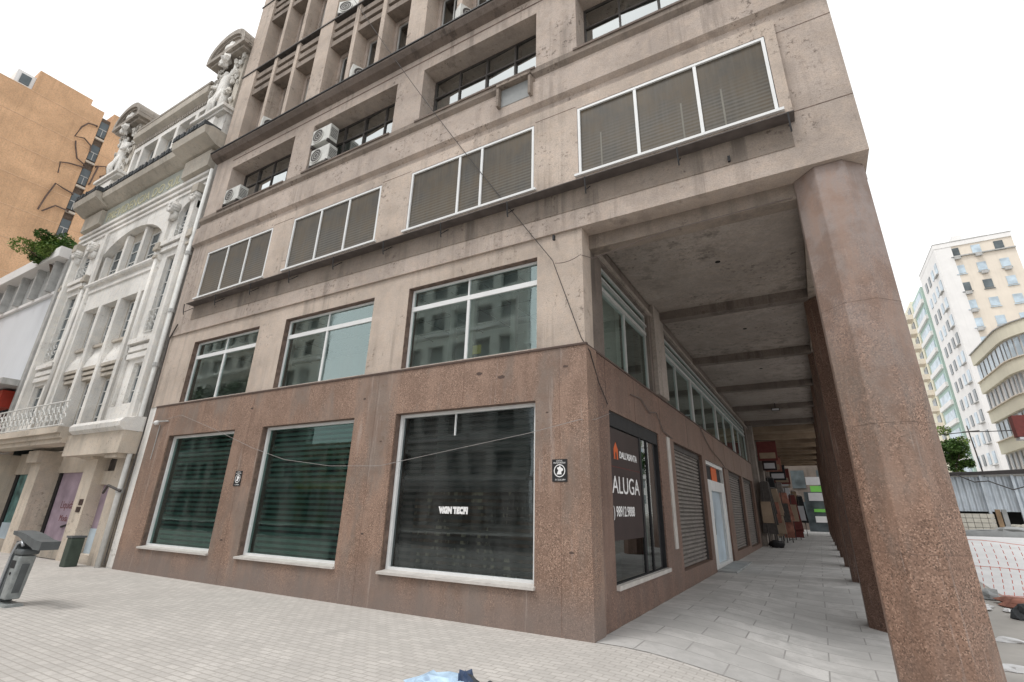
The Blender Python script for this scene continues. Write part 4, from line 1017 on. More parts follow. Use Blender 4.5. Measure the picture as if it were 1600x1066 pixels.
# giant pilasters at the ends and beside the middle bay
b = MB(); cap = MB(); shade = MB()
for u0, u1 in ((-14.85, -14.55), (-16.95, -16.68)):
    for s_ in (0, 1):
        a_, b_ = (u0, u1) if not s_ else (mir(u1), mir(u0))
        if u0 > -15:
            b.fb(FRONT, a_, b_, 4.0, 12.45, 0.0, 0.22); cap.fb(FRONT, a_ - 0.06, b_ + 0.06, 12.1, 12.45, 0.001, 0.30)
        else:
            b.fb(FRONT, a_ + .3, b_ + .26, 4.0, 12.45, 0.001, 0.10)
for u in (-14.42, -16.58, -22.42, -24.58): shade.tube([FRONT.P(u + 0.05, 4.0, 0.06), FRONT.P(u + 0.05, 10.4, 0.06)], 0.085, 10); cap.fb(FRONT, u - 0.11, u + 0.2, 10.4, 10.55, 0.001, 0.2); cap.fb(FRONT, u - 0.09, u + 0.18, 9.95, 10.05, 0.001, 0.18); cap.fb(FRONT, u - 0.13, u + 0.22, 10.25, 10.4, 0.0015, 0.22)
b.build('giant_pilaster', 'plaster', WB, each=True); cap.build('capital', 'plaster_shade', WB); shade.build('column', 'plaster', WB, True)
b = MB()
for u in (-14.75, -16.25, mir(-14.75), mir(-16.25)): b.ring(FRONT, u, 12.0, 0.08, 0.24, 0.0, 0.28, 14); b.ring(FRONT, u, 12.0, 0.0, 0.05, 0.0, 0.3, 8); b.fb(FRONT, u - 0.2, u + 0.2, 11.5, 11.78, 0.001, 0.14)
b.build('volute', 'plaster', WB, True)
# frieze with lettering, cornice
MB().fb(FRONT, -22.9, -16.3, 13.15, 13.95, 0.001, 0.08).build('frieze', 'frieze', WB)
text('PREVIDENCIA DO SUL', FRONT, -22.6, 13.27, 0.085, 0.62, 'gold', WB, 'lettering', 0.98, ext=0.012)
b = MB(); b.extr(FRONT, [(0, 13.95), (0.15, 14.0), (0.5, 14.25), (0.55, 14.5), (0.3, 14.62), (-0.3, 14.62), (-0.3, 13.96)], -24.6, -16.4)
for s_ in (0, 1):
    u0, u1 = (-16.4, -14.15) if not s_ else (mir(-14.15), mir(-16.4))
    b.extr(FRONT, [(0, 13.95), (0.3, 14.0), (0.72, 14.25), (0.78, 14.52), (0.5, 14.64), (-0.3, 14.64), (-0.3, 13.96)], u0, u1)
    b.extr(FRONT, [(0, 13.1), (0.25, 13.2), (0.25, 13.9), (0, 13.9)], u0 + 0.25, u1 - 0.25)
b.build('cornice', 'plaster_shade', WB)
b = MB(); x = -24.7
while x < -14.3:
    d = 0.56 if -22.6 < x < -16.5 else 0.79
    b.fb(FRONT, x, x + 0.11, 14.56, 14.76, 0.2, d + random.uniform(-.02, .03)); x += 0.17
b.build('roof_tile', 'stone_dark', WB)
# attic storey
MB().wall(FRONT, -22.6, -16.4, 14.64, 17.3, [(xs[i] + (FW if i else 0), xs[i + 1], 15.5, 17.05) for i in range(5)], -0.02, -0.5).build('attic_wall', 'plaster', WB)
b = MB(); b.extr(FRONT, [(-0.7, 17.2), (-0.1, 17.3), (-0.05, 17.55), (0.18, 17.75), (0.2, 18.05), (-0.1, 18.2), (-0.7, 18.2)], -22.6, -16.4); b.build('top_cornice', 'plaster_shade', WB)
b = MB(); x = -22.5
while x < -16.5: b.fb(FRONT, x, x + 0.1, 17.32, 17.5, -0.08, 0.02); x += 0.19
b.fb(FRONT, -22.6, -16.4, 18.2, 18.32, -0.5, 0.16); b.build('dentil', 'plaster_dirty', WB)
# end pavilions: pedestal, niche, statue group, segmental pediment
def statue(c, s_, seed):
    rnd = random.Random(seed); sk = bpy.data.meshes.new('statue')
    X, Y, Z = c
    P = [(0, 0, 1.15), (0.02, -.05, 1.55), (0, -.05, 1.95), (0, -.08, 2.12), (0, -.1, 2.34),      # 0 pelvis 1 waist 2 chest 3 neck 4 head
         (-0.28 * s_, -.05, 1.95), (-0.45 * s_, -.15, 1.6), (-0.25 * s_, -.32, 1.45),             # arm one bent across
         (0.28 * s_, -.05, 1.98), (0.48 * s_, -.05, 2.3), (0.35 * s_, -.05, 2.7),                 # arm two raised
         (-0.15, -.05, 1.05), (-0.2, -.28, 0.6), (-0.2, -.15, 0.08), (0.15, -.02, 1.05), (0.2, -.1, 0.55), (0.24, -.05, 0.08)]
    E = [(0, 1), (1, 2), (2, 3), (3, 4), (2, 5), (5, 6), (6, 7), (2, 8), (8, 9), (9, 10), (0, 11), (11, 12), (12, 13), (0, 14), (14, 15), (15, 16)]
    rad = [.26, .22, .25, .09, .15, .12, .085, .06, .12, .085, .06, .2, .16, .12, .2, .17, .13]
    off = root_loc(WB)
    sk.from_pydata([(X + a - off.x, Y + b_ - off.y, Z + c_ - off.z) for a, b_, c_ in P], E, [])
    o = bpy.data.objects.new('statue', sk); C.objects.link(o); o.parent = WB
    md = o.modifiers.new('skin', 'SKIN')
    for i, v in enumerate(sk.skin_vertices[0].data): v.radius = (rad[i], rad[i])
    sk.skin_vertices[0].data[0].use_root = True
    o.modifiers.new('sub', 'SUBSURF').levels = 1; o.modifiers['sub'].render_levels = 2
    sk.materials.append(M['plaster']); return o
for s_, cx in ((1, -15.35), (-1, -23.65)):
    b = MB(); b.fb(FRONT, cx - 0.95, cx + 0.95, 14.7, 15.7, -0.7, 0.12); b.fb(FRONT, cx - 1.05, cx + 1.05, 15.7, 15.82, -0.7, 0.3); b.fb(FRONT, cx - 1.15, cx + 1.15, 15.82, 15.95, -0.7, 0.4)
    b.fb(FRONT, cx - 0.5, cx + 0.5, 14.9, 15.6, 0.12, 0.28); b.build('pedestal', 'plaster', WB)
    b = MB(); b.fb(FRONT, cx - 1.0, cx - 0.62, 15.95, 19.0, -0.8, 0.0); b.fb(FRONT, cx + 0.62, cx + 1.0, 15.95, 19.0, -0.8, 0.0); b.fb(FRONT, cx - 0.62, cx + 0.62, 15.95, 19.0, -0.9, -0.55)
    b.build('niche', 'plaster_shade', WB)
    b = MB(); n = 14; R0 = 1.5
    out = [(cx + 1.32 * math.cos(PI * k / n), 19.22 + 0.92 * math.sin(PI * k / n)) for k in range(n + 1)]
    inn = [(cx + 1.1 * math.cos(PI * k / n), 19.2 + 0.70 * math.sin(PI * k / n)) for k in range(n + 1)]
    in2 = [(cx + 1.0 * math.cos(PI * k / n), 19.2 + 0.60 * math.sin(PI * k / n)) for k in range(n + 1)]
    for k in range(n): b.poly(FRONT, [inn[k], out[k], out[k + 1], inn[k + 1]], -0.8, 0.42); b.poly(FRONT, [in2[k], inn[k], inn[k + 1], in2[k + 1]], -0.8, 0.34)
    for k in range(n): b.poly(FRONT, [(in2[k][0], 19.15), in2[k], in2[k + 1], (in2[k + 1][0], 19.15)], -0.8, 0.26)
    b.fb(FRONT, cx - 1.32, cx + 1.32, 19.02, 19.2, -0.8, 0.42); b.fb(FRONT, cx - 1.15, cx + 1.15, 18.88, 19.02, -0.8, 0.30)
    b.build('pediment', 'plaster_dirty', WB)
    b = MB(); b.blob(FRONT.P(cx, 19.5, 0.3), 0.35, 0.08, 0.2, 5, 0.3, 9, 6); b.blob(FRONT.P(cx, 18.75, 0.3), 0.3, 0.2, 0.3, 6, 0.35, 9, 6); b.build('carved_boss', 'plaster', WB)
    statue((cx, -0.0, 15.95), s_, 3)
    b = MB(); rr = random.Random(int(cx * 10))
    for k in range(75):
        u = cx + rr.uniform(-0.95, 0.95); z = 16.1 + rr.random() ** 0.8 * 2.9
        if abs(u - cx) < 0.5 and rr.random() < 0.6: continue
        q = rr.uniform(0.045, 0.11); b.blob(FRONT.P(u, z, 0.02 + rr.uniform(0, 0.1)), q, q * 0.8, q * 1.6, k, 0.45, 7, 5)
    b.build('foliage_relief', 'plaster_relief', WB)
    b = MB()
    for k in range(4): b.tube([FRONT.P(cx - 0.25 + 0.14 * k, 16.0, 0.2), FRONT.P(cx - 0.2 + 0.13 * k, 16.6, 0.28), FRONT.P(cx - 0.15 + 0.1 * k, 17.2, 0.18)], 0.09, 7, 0.06)
    b.build('drapery', 'plaster', WB, True)
# scroll ironwork
def ironwork(b, u0, u1, v0, v1, d, cell=0.3, r=0.012):
    b.tube([FRONT.P(u0, v1, d), FRONT.P(u1, v1, d)], r * 1.6, 5); b.tube([FRONT.P(u0, v0, d), FRONT.P(u1, v0, d)], r * 1.4, 5)
    n = max(1, int((u1 - u0) / cell)); c_ = (u1 - u0) / n
    for k in range(n):
        u = u0 + c_ * (k + 0.5); h = (v1 - v0)
        b.tube([FRONT.P(u - c_ / 2, v0, d), FRONT.P(u - c_ / 2, v1, d)], r, 4)
        for s1, zc in ((1, v0 + h * 0.3), (-1, v0 + h * 0.7)):
            pts = []
            for q in range(9):
                a = q * 0.75; rr_ = c_ * 0.42 * (1 - q / 11); pts.append(FRONT.P(u + s1 * rr_ * math.cos(a), zc + s1 * rr_ * math.sin(a), d))
            b.tube(pts, r, 4)
b = MB()
for i in range(1, 4): ironwork(b, xs[i] + FW, xs[i + 1], 10.15, 10.75, -0.35, 0.3)
for (u0, u1) in ((-15.95, -15.02), (mir(-15.02), mir(-15.95))): ironwork(b, u0, u1, 7.02, 7.8, 0.03, 0.3); ironwork(b, u0, u1, 10.72, 11.25, 0.0, 0.3)
b.build('window_railing', 'iron_white', WB)
# balcony
b = MB(); b.extr(FRONT, [(0, 3.40), (0.62, 3.40), (0.62, 3.55), (0.7, 3.55), (0.7, 3.70), (0.8, 3.70), (0.8, 3.9), (0, 3.9)], -25.6, -17.75)
b.build('balcony_slab', 'cream_low', WB)
b = MB(); ironwork(b, -25.5, -17.6, 3.95, 4.72, 0.75, 0.36, 0.018); b.build('balcony_railing', 'iron_white', WB)
b = MB(); b.fb(FRONT, -17.75, -14.12, 2.98, 3.62, -0.3, 0.48); b.fb(FRONT, -15.0, -14.3, 2.86, 2.98, -0.3, 0.40); b.build('lintel_block', 'cream_low', WB)
b = MB(); b.extr(FRONT, [(0, 3.62), (0.5, 3.62), (0.62, 3.72), (0.64, 3.85), (0.55, 3.96), (0.35, 4.0), (0.25, 4.05), (0, 4.05)], -17.4, -14.1); b.fb(FRONT, -16.6, -14.4, 4.05, 4.5, 0.001, 0.12); b.build('ledge_moulding', 'plaster', WB)
# ground floor
b = MB()
for u0, u1 in ((-17.05, -16.3), (-21.35, -20.55), (-25.3, -24.5)): b.fb(FRONT, u0, u1, -0.1, 2.9, -0.6, 0.04); b.fb(FRONT, u0 - 0.08, u1 + 0.03, 2.9, 3.3, -0.6, 0.2)
b.fb(FRONT, -15.05, -14.5, -0.1, 2.9, -0.6, 0.04)
b.build('ground_pillar', 'cream_low', WB, each=True)
b = MB(); b.fb(FRONT, -24.5, -17.05, 2.58, 3.35, -0.75, -0.5); b.fb(FRONT, -16.3, -15.05, 2.15, 2.55, -0.5, -0.2); b.fb(FRONT, -16.3, -15.05, -0.1, 0.22, -0.6, -0.1); b.fb(FRONT, -24.5, -17.05, -0.1, 0.3, -0.75, -0.52)
b.fb(FRONT, -15.5, -15.05, 0.22, 2.15, -0.5, -0.22)
b.build('shop_surround', 'cream_low', WB)
b = MB(); b.fb(FRONT, -16.3, -15.05, 2.55, 2.95, -0.5, -0.3); b.build('transom_grille', 'steel_dark', WB)
b = MB(); b.fb(FRONT, -16.3, -15.5, 0.9, 2.15, -0.4, -0.32); b.build('side_door', 'lilac', WB); b = MB(); b.fb(FRONT, -16.3, -15.5, 0.22, 0.9, -0.4, -0.3); b.build('door_glass', 'win_pale', WB)
b = MB(); b.fb(FRONT, -20.55, -17.05, 0.3, 2.58, -0.75, -0.6); b.build('display_window', 'lilac', WB)
b = MB(); b.fb(FRONT, -24.5, -21.35, 0.3, 2.58, -0.75, -0.6); b.build('display_window', 'teal', WB)
b = MB(); b.fb(FRONT, -20.5, -20.3, 0.3, 2.58, -0.6, -0.55); b.fb(FRONT, -24.45, -24.2, 0.3, 2.58, -0.6, -0.55); b.build('door_frame', 'black', WB)
b = MB(); b.fb(FRONT, -18.6, -17.6, 1.95, 2.35, -0.6, -0.58); b.fb(FRONT, -18.1, -17.4, 2.2, 2.5, -0.58, -0.56); b.build('pink_banner', 'pink', WB)
b = MB(); b.ring(FRONT, -22.9, 1.45, 0.14, 0.25, -0.6, -0.58); b.ring(FRONT, -22.35, 1.4, 0.12, 0.2, -0.6, -0.58); b.build('round_decal', 'white', WB)
b = MB(); b.fb(FRONT, -24.2, -21.5, 0.3, 0.85, -0.6, -0.57); b.build('window_display', 'win_pale', WB)
for k, (u, v, sz) in enumerate(((-19.7, 1.42, 0.34), (-19.5, 1.02, 0.28))): text(('Liquida', 'Moda')[k], FRONT, u, v, -0.6, sz, 'maroon', WB, 'lettering')
b = MB(); b.tube([FRONT.P(-18.5, 1.6, -0.58), FRONT.P(-18.6, 0.95, -0.58), FRONT.P(-19.1, 0.85, -0.58)], 0.035, 5); b.build('dark_fitting', 'black', WB)
b = MB(); b.fb(FRONT, -16.72, -16.45, 1.35, 1.5, 0.041, 0.055); b.fb(FRONT, -16.66, -16.42, 1.55, 1.72, 0.041, 0.055); b.build('wall_plate', 'posterdark', WB, each=True)
MB().box(-24.9, -14.1, 0.92, 14, 0.0, 17.2).build('rear_body', 'plaster_shade', WB)
# drain pipes
t = thing('drain_pipe', (-14.25, -0.1, 0), 'white rain pipe running down between the ornate and the beige building', 'pipe')
b = MB(); b.tube([(-14.2, -0.12, 0.0), (-14.2, -0.12, 2.0), (-14.22, -0.12, 13.0)], 0.07, 8); b.build('pipe', 'iron_white', t, True)
b = MB()
for z in (1.9, 3.6, 5.6, 7.4, 9.5): b.tube([(-14.2, -0.12, z), (-14.2, -0.12, z + 0.12)], 0.095, 8)
b.build('collar', 'alu_dull', t)
b = MB(); b.tube([(-13.98, -0.08, 0.1), (-14.02, -0.06, 2.0), (-13.9, -0.06, 3.5), (-13.95, -0.06, 6.5), (-13.6, -0.1, 6.9)], 0.02, 5); b.build('wiring', 'steel_dark', t)
b = MB(); b.tube([(-14.05, -0.15, 1.95), (-14.5, -0.3, 2.1), (-14.8, -0.25, 1.9)], 0.035, 6); b.build('clamp', 'steel_dark', t)
# dark green bin by its door
t = thing('waste_bin', (-14.98, -0.45, 0), 'dark green bin standing in the last doorway left of the granite', 'bin')
MB().box(-15.15, -14.85, -0.62, -0.32, 0, 0.72).build('body', 'bingreen', t, bevel=0.02); MB().box(-15.17, -14.83, -0.64, -0.30, 0.72, 0.77).build('lid', 'bingrey', t)

# ------------------------------------------------------------------ low white neighbour
NB = thing('low_shop_building', (-34, 0, 0), 'low building with blank white fascia and grey bracketed cornice at left edge', 'building')
MB().box(-46, -25.05, 0.0, 12, 6.3, 12.2).build('wall', 'white_panel', NB)
MB().box(-46, -25.05, 0.4, 12, 0, 6.3).build('ground_storey', 'win_dark', NB)
b = MB(); b.fb(FRONT, -46, -25.1, 10.35, 10.5, 0.0, 0.12); b.fb(FRONT, -46, -25.1, 12.0, 12.5, -0.4, 0.55); b.build('cornice', 'pale_white', NB)
MB().fb(FRONT, -46, -25.1, 10.5, 12.0, -0.2, 0.05).build('cornice_band', 'grey_roof', NB)
b = MB()
for x in rng(-45, -26, 1.9): b.fb(FRONT, x, x + 0.16, 10.5, 12.0, 0.05, 0.35)
b.build('bracket', 'grey_roof', NB, each=True)
MB().fb(FRONT, -46, -25.3, 6.1, 6.35, -0.2, 0.7).build('canopy', 'grey_roof', NB)
MB().fb(FRONT, -46, -26.3, 5.3, 6.0, -0.2, 0.3).build('red_fascia', 'red', NB)
MB().fb(FRONT, -25.35, -25.06, 0, 12.2, 0.0, 0.15).build('corner_strip', 'grey_roof', NB)

# shrub growing out of the roof
def leaves(b, c, r, n, s, seed, flat=1.0):
    rnd = random.Random(seed); c = Vector(c)
    for k in range(n):
        d = Vector((rnd.gauss(0, 1), rnd.gauss(0, 1), rnd.gauss(0, 1))).normalized() * (r * (0.55 + 0.45 * rnd.random()))
        d.z *= flat; p = c + d
        a = Vector((rnd.gauss(0, 1), rnd.gauss(0, 1), rnd.gauss(0, 0.6))).normalized() * s * rnd.uniform(0.6, 1.3); e = a.cross(Vector((rnd.gauss(0, 1), rnd.gauss(0, 1), 1.5))).normalized() * s * 0.42
        b.face([p - a, p + e, p + a, p - e])
def tree(name, loc, label, crown_c, clumps, r, n, s, seed, trunk, ml='leaf', ml2='leaf2', cat='tree', group=None, spread=(1, 1, 0.8), cf=(0.28, 0.45)):
    t = thing(name, loc, label, cat, group); rnd = random.Random(seed)
    b = MB(); b2 = MB(); cc = Vector(crown_c); cl = []
    for k in range(clumps):
        d = Vector((rnd.gauss(0, 0.5) * spread[0], rnd.gauss(0, 0.5) * spread[1], rnd.gauss(0, 0.5) * spread[2])) * r
        cl.append(cc + d); leaves(b if k % 3 else b2, cc + d, r * rnd.uniform(*cf), n, s, seed * 100 + k, 0.75)
    cr = b.build('crown', ml, t); b2.build('crown', ml2, t)
    q = MB(); q.tube(trunk, 0.12 if len(trunk) else 0.1, 6, 0.05)
    for p in cl[::3]: q.tube([trunk[-1], (Vector(trunk[-1]) + p) / 2 + Vector((0, 0, -0.1)), p], 0.04, 5, 0.012)
    q.build('trunk', 'bark', t); return t
tree('roof_shrub', (-27.2, -0.5, 12.0), 'bright green shrub sprouting from the wall top at far left', (-26.75, -0.4, 12.6), 30, 0.95, 420, 0.07, 5,
     [(-26.0, -0.1, 11.0), (-26.3, -0.2, 11.5), (-26.7, -0.35, 12.2)], 'leaf', 'leaf2', 'shrub', spread=(0.62, 0.62, 0.6), cf=(0.35, 0.55))

# ------------------------------------------------------------------ orange block
OR = thing('orange_building', (-44, 0, 0), 'tall orange blank-walled building with a dark strip of windows at upper left', 'building')
b = MB()
b.box(-58, -38, -9, -1.7, 0, 27.0); b.box(-58, -38, -1.7, 1.25, 0, 28.75) ; b.box(-58, -38, 1.25, 2.08, 0, 28.3); b.box(-58, -38.5, 2.08, 2.62, 0, 27.6); b.box(-58, -38, 2.62, 9, 0, 28.6)
b.build('wall', 'orange', OR)
b = MB()
for z in rng(4.4, 27, 2.05):
    b.box(-38.0, -37.985, -9, 2.08, z, z + 0.05); b.box(-38.0, -37.985, 2.62, 9, z, z + 0.05)
b.build('wall_line', 'orange_line', OR)
b = MB(); b.box(-38.499, -38.15, 2.081, 2.619, 8, 27.9); b.build('dark_recess', 'bark', OR)
for k in range(9):
    z = 9.9 + 2.05 * k
    p = MB(); p.box(-38.15, -38.08, 2.12, 2.6, z, z + 1.25); w_ = p.build('window', 'win_dark', OR); q = MB(); q.box(-38.08, -38.05, 2.14, 2.58, z + 0.6, z + 0.66); q.box(-38.08, -38.05, 2.34, 2.38, z, z + 0.6); q.build('window_bar', 'grey_roof', w_)
    p = MB(); p.box(-38.15, -37.97, 2.085, 2.615, z - 0.3, z - 0.16); p.build('window_ledge', 'cream_low', OR)
b = MB(); b.box(-41, -38.1, -1.72 - 0.9, -1.705, 27.0, 28.1); b.build('roof_hut', 'pale_white', OR); b = MB(); b.box(-38.1, -38.05, -2.4, -1.9, 27.2, 27.9); b.build('hut_window', 'win_dark', OR)
RD = [([(1.95, 26.9), (1.45, 26.75), (1.2, 26.2), (1.06, 25.3), (1.55, 25.5), (2.0, 25.2), (2.1, 24.7)], 'bent dark rods forming an open hook, topmost on the orange wall'),
      ([(2.1, 23.6), (1.6, 23.8), (1.3, 24.6), (1.2, 25.0)], 'short curled dark rod second from top on the orange wall'),
      ([(2.1, 23.4), (1.3, 23.2), (0.9, 23.0), (1.0, 22.2)], 'long dark rod reaching left across the middle of the orange wall'),
      ([(2.1, 21.2), (1.5, 21.3), (1.1, 21.4), (0.9, 20.2), (0.8, 19.2)], 'dark bent rod with a drooping end low on the orange wall'),
      ([(2.2, 19.9), (1.5, 19.9), (1.0, 19.2)], 'straight dark rods lowest on the orange wall'),
      ([(2.7, 23.9), (3.2, 24.2), (3.4, 23.6), (3.1, 23.3), (3.25, 22.6)], 'curled dark rods right of the window strip'),
      ([(2.7, 22.4), (2.75, 23.2), (2.8, 23.9)], 'upright dark rod right of the window strip')]
for pts, lab in RD:
    b = MB(); b.tube([(-37.85, y, z) for y, z in pts], 0.05, 5); b.tube([(-38.02, *pts[0]), (-37.85, *pts[0])], 0.05, 5)
    o = b.build('wall_rod', 'rod'); tag(o, lab, 'metal rod', 'bent rods on the orange wall')

# ------------------------------------------------------------------ street furniture, left
BX = len(bpy.data.objects)
t = thing('litter_stand', (-9.0, -3.35, 0), 'grey litter bin stand with dark wing-shaped hood on the pavement', 'litter bin')
MB().box(-9.32, -8.72, -3.47, -3.23, 0.0, 0.04).build('base_plate', 'binpale', t)
b = MB()
for y in (-3.46, -3.24):
    b.tube([(-9.28, y, 0.03), (-9.25, y, 0.4), (-9.2, y, 0.78), (-9.1, y, 0.96), (-8.94, y, 1.0), (-8.84, y, 0.94)], 0.024, 8)
b.build('tube_frame', 'tubepale', t, True)
MB().hexa([(-9.26, -3.44, 0.05), (-9.17, -3.44, 0.05), (-9.17, -3.26, 0.05), (-9.26, -3.26, 0.05), (-9.24, -3.44, 1.0), (-9.08, -3.44, 1.0), (-9.08, -3.26, 1.0), (-9.24, -3.26, 1.0)]).build('back_post', 'bingrey', t)
MB().hexa([(-9.12, -3.45, 0.10), (-8.88, -3.45, 0.10), (-8.88, -3.25, 0.10), (-9.12, -3.25, 0.10), (-9.08, -3.46, 0.78), (-8.78, -3.46, 0.78), (-8.78, -3.24, 0.78), (-9.08, -3.24, 0.78)]).build('bin_body', 'binpale', t, bevel=0.02)
MB().box(-9.09, -8.76, -3.48, -3.22, 0.79, 0.88).build('bin_rim', 'bingrey', t, bevel=0.03)
b = MB()
prof = [(-9.38, 1.10), (-9.1, 1.07), (-8.8, 1.0), (-8.45, 0.93), (-8.34, 0.90), (-8.1, 0.90), (-8.08, 1.03), (-8.4, 1.05), (-8.8, 1.12), (-9.1, 1.15), (-9.4, 1.16)]
b.poly(Fr((0, -3.35, 0), (1, 0, 0), (0, -1, 0)), prof, -0.13, 0.13); b.build('hood', 'bingrey', t)
b = MB(); b.hexa([(-8.905, -3.4, 0.2), (-8.86, -3.4, 0.2), (-8.86, -3.3, 0.2), (-8.905, -3.3, 0.2), (-8.83, -3.4, 0.65), (-8.785, -3.4, 0.65), (-8.785, -3.3, 0.65), (-8.83, -3.3, 0.65)]); b.build('side_label', 'bingrey', t)
b = MB(); b.cyl(Fr((0, -3.462, 0), (1, 0, 0), (0, -1, 0)), -8.98, 0.5, 0.022, 0, 0.01); b.box(-9.09, -8.9, -3.463, -3.455, 0.58, 0.7); b.build('lock_plate', 'black', t)
t.location = (-9.28, -3.35, 0)
# rubbish lump at the picture's lower edge
t = thing('rubbish_heap', (-0.25, -2.8, 0), 'crumpled light blue plastic sheet with dark rubble at the lower edge', 'rubbish')
b = MB(); b.blob((-0.42, -2.85, 0.05), 0.35, 0.28, 0.13, 4, 0.35, 14, 9); b.build('plastic_sheet', 'bluebag', t)
b = MB(); b.blob((-0.22, -2.74, 0.09), 0.12, 0.1, 0.14, 8, 0.3, 9, 7); b.build('dark_wrapping', 'bluedark', t)
b = MB(); b.blob((-0.17, -2.72, 0.12), 0.08, 0.07, 0.09, 9, 0.3, 9, 7); b.blob((0.06, -2.68, 0.07), 0.09, 0.08, 0.1, 10, 0.3, 9, 7); b.build('rubble', 'stone_dark', t)
b = MB(); b.blob((5.0, 1.6, -0.12), 0.22, 0.12, 0.07, 4, 0.25, 12, 7); o = b.build('shoe', 'bluedark'); tag(o, 'dark blue and white shoe at the foot of the corner pillar', 'shoe')
b = MB(); b.blob((5.05, 1.55, -0.18), 0.27, 0.14, 0.05, 6, 0.1, 12, 7); b.build('sole', 'white', o, True)

# ------------------------------------------------------------------ right side: works site
t = thing('hoarding', (12, 30, 1), 'corrugated zinc hoarding on posts behind the cleared ground', 'fence')
prof = []; x = 8.2; k = 0
b = MB()
while x < 19:
    for (dx, dy) in ((0, 0), (0.07, 0.06), (0.14, 0.06), (0.21, 0)):
        b.v += [(x + dx, 30 - dy, 2.0), (x + dx, 30 - dy, 3.8)]
    x += 0.28
n = len(b.v) // 2
for i in range(n - 1): b.f.append((2 * i, 2 * i + 2, 2 * i + 3, 2 * i + 1))
b.build('sheeting', 'zinc', t)
b = MB()
for x in (8.3, 10.9, 12.2, 14.5, 17): b.box(x, x + 0.12, 29.75, 29.88, 0.9, 3.95)
b.build('post', 'zinc', t)
b = MB(); b.box(8, 19, 29.7, 31.6, 3.85, 3.93); b.build('roof_sheet', 'alu_dull', t)
b = MB(); b.box(8.2, 19, 31.2, 31.3, 0.9, 2.1); b.build('gap_shade_sheet', 'darkgap', t)  # near-black sheet standing in for the shade in the gap below
t = thing('block_stack', (10.1, 29, 1), 'neat stack of pale concrete blocks under the hoarding', 'blocks')
b = MB()
for i in range(6):
    for j in range(4): b.box(9.1 + i * 0.3, 9.38 + i * 0.3, 28.9, 29.4, 0.98 + j * 0.23, 1.19 + j * 0.23)
b.build('block', 'block', t)
t = thing('timber_props', (11, 29, 1), 'pair of upright weathered boards beside the block stack', 'boards')
MB().box(10.95, 11.15, 28.8, 28.9, 0.95, 2.1).build('board', 'wood', t); MB().box(11.2, 11.4, 28.8, 28.9, 0.95, 2.1).build('board', 'concrete', t)
t = thing('pipe_pile', (12.3, 29, 1), 'low pile of concrete pipes in the dark gap under the hoarding', 'pipes')
for (x, z) in ((11.75, 1.2), (12.2, 1.22), (12.65, 1.15), (13.1, 1.2)):
    MB().ring(Fr((0, 28.8, 0), (1, 0, 0), (0, -1, 0)), x, z, 0.1, 0.19, -1.2, 0.0, 12).build('pipe', 'block', t)
b = MB(); rr = random.Random(3)
for k in range(26): b.blob((rr.uniform(7.5, 17), rr.uniform(24.5, 27), 1.0 + rr.uniform(0, 0.1)), rr.uniform(0.4, 1.1), rr.uniform(0.3, 0.7), rr.uniform(0.08, 0.26), k, 0.25, 9, 6)
o = b.build('gravel_heap', 'concrete'); tag(o, 'long grey gravel heap in front of the hoarding', 'gravel', kind='stuff')
b = MB(); b.box(7.0, 20, 22.6, 23.0, 0.9, 1.15); o = b.build('kerb_beam', 'concrete'); tag(o, 'grey concrete kerb edging the far side of the cleared ground', 'kerb')
# orange safety netting
t = thing('safety_net', (9, 10, 0), 'red plastic safety netting stretched across pale cleared ground', 'netting')
b = MB()
def np_(x, z): return (x, 9.6 + 0.25 * math.sin(x * 1.7) + z * 0.25, gz(x, 9.6) + z - 0.02 + 0.05 * math.sin(x * 2.3) * z)
x = 5.7
while x < 12:
    pts = [np_(x + 0.1 * math.sin(z * 2), z) for z in rng(0.05, 1.15, 0.12)]
    for i in range(len(pts) - 1):
        a, c = Vector(pts[i]), Vector(pts[i + 1]); b.tube([a, a.lerp(c, 0.6)], 0.008, 4)
    x += 0.17
for z in (0.05, 0.6, 1.15): b.tube([np_(x_, z) for x_ in rng(5.7, 12, 0.3)], 0.006, 4)
b.build('mesh_strands', 'netred', t)
b = MB()
for x in (5.7, 8.8, 12): b.tube([np_(x, 0), np_(x, 1.25)], 0.02, 5)
b.build('stake', 'wood', t)
# rubble in front of the net
for k, (x, y, w_, h_, a, m_, lab) in enumerate(((6.5, 8.3, 1.1, 0.12, 0.2, 'brick', 'broken brick-red slab lying tilted in front of the netting'), (6.2, 7.2, 0.45, 0.2, -0.3, 'stone_dark', 'small dark stone beside the broken slab'),
        (7.4, 7.6, 0.9, 0.1, 0.5, 'brick', 'thin red rubble piece right of the broken slab'), (6.0, 8.9, 0.5, 0.14, 0.9, 'concrete', 'grey rubble block nearest the arcade pillar'))):
    b = MB(); b.blob((x, y, gz(x, y) + h_ * 0.5), w_ * 0.5, w_ * 0.3, h_, 20 + k, 0.35, 8, 5); o = b.build('rubble_piece', m_); tag(o, lab, 'rubble')
b = MB(); rr = random.Random(8)
for k in range(22):
    x = rr.uniform(5.0, 8); y = rr.uniform(2.5, 8); b.blob((x, y, gz(x, y) + 0.03), rr.uniform(0.1, 0.35), rr.uniform(0.06, 0.2), rr.uniform(0.02, 0.06), k, 0.3, 7, 5)
o = b.build('debris', 'whiteground'); tag(o, 'pale crumpled scraps scattered beside the pillar', 'debris', kind='stuff')
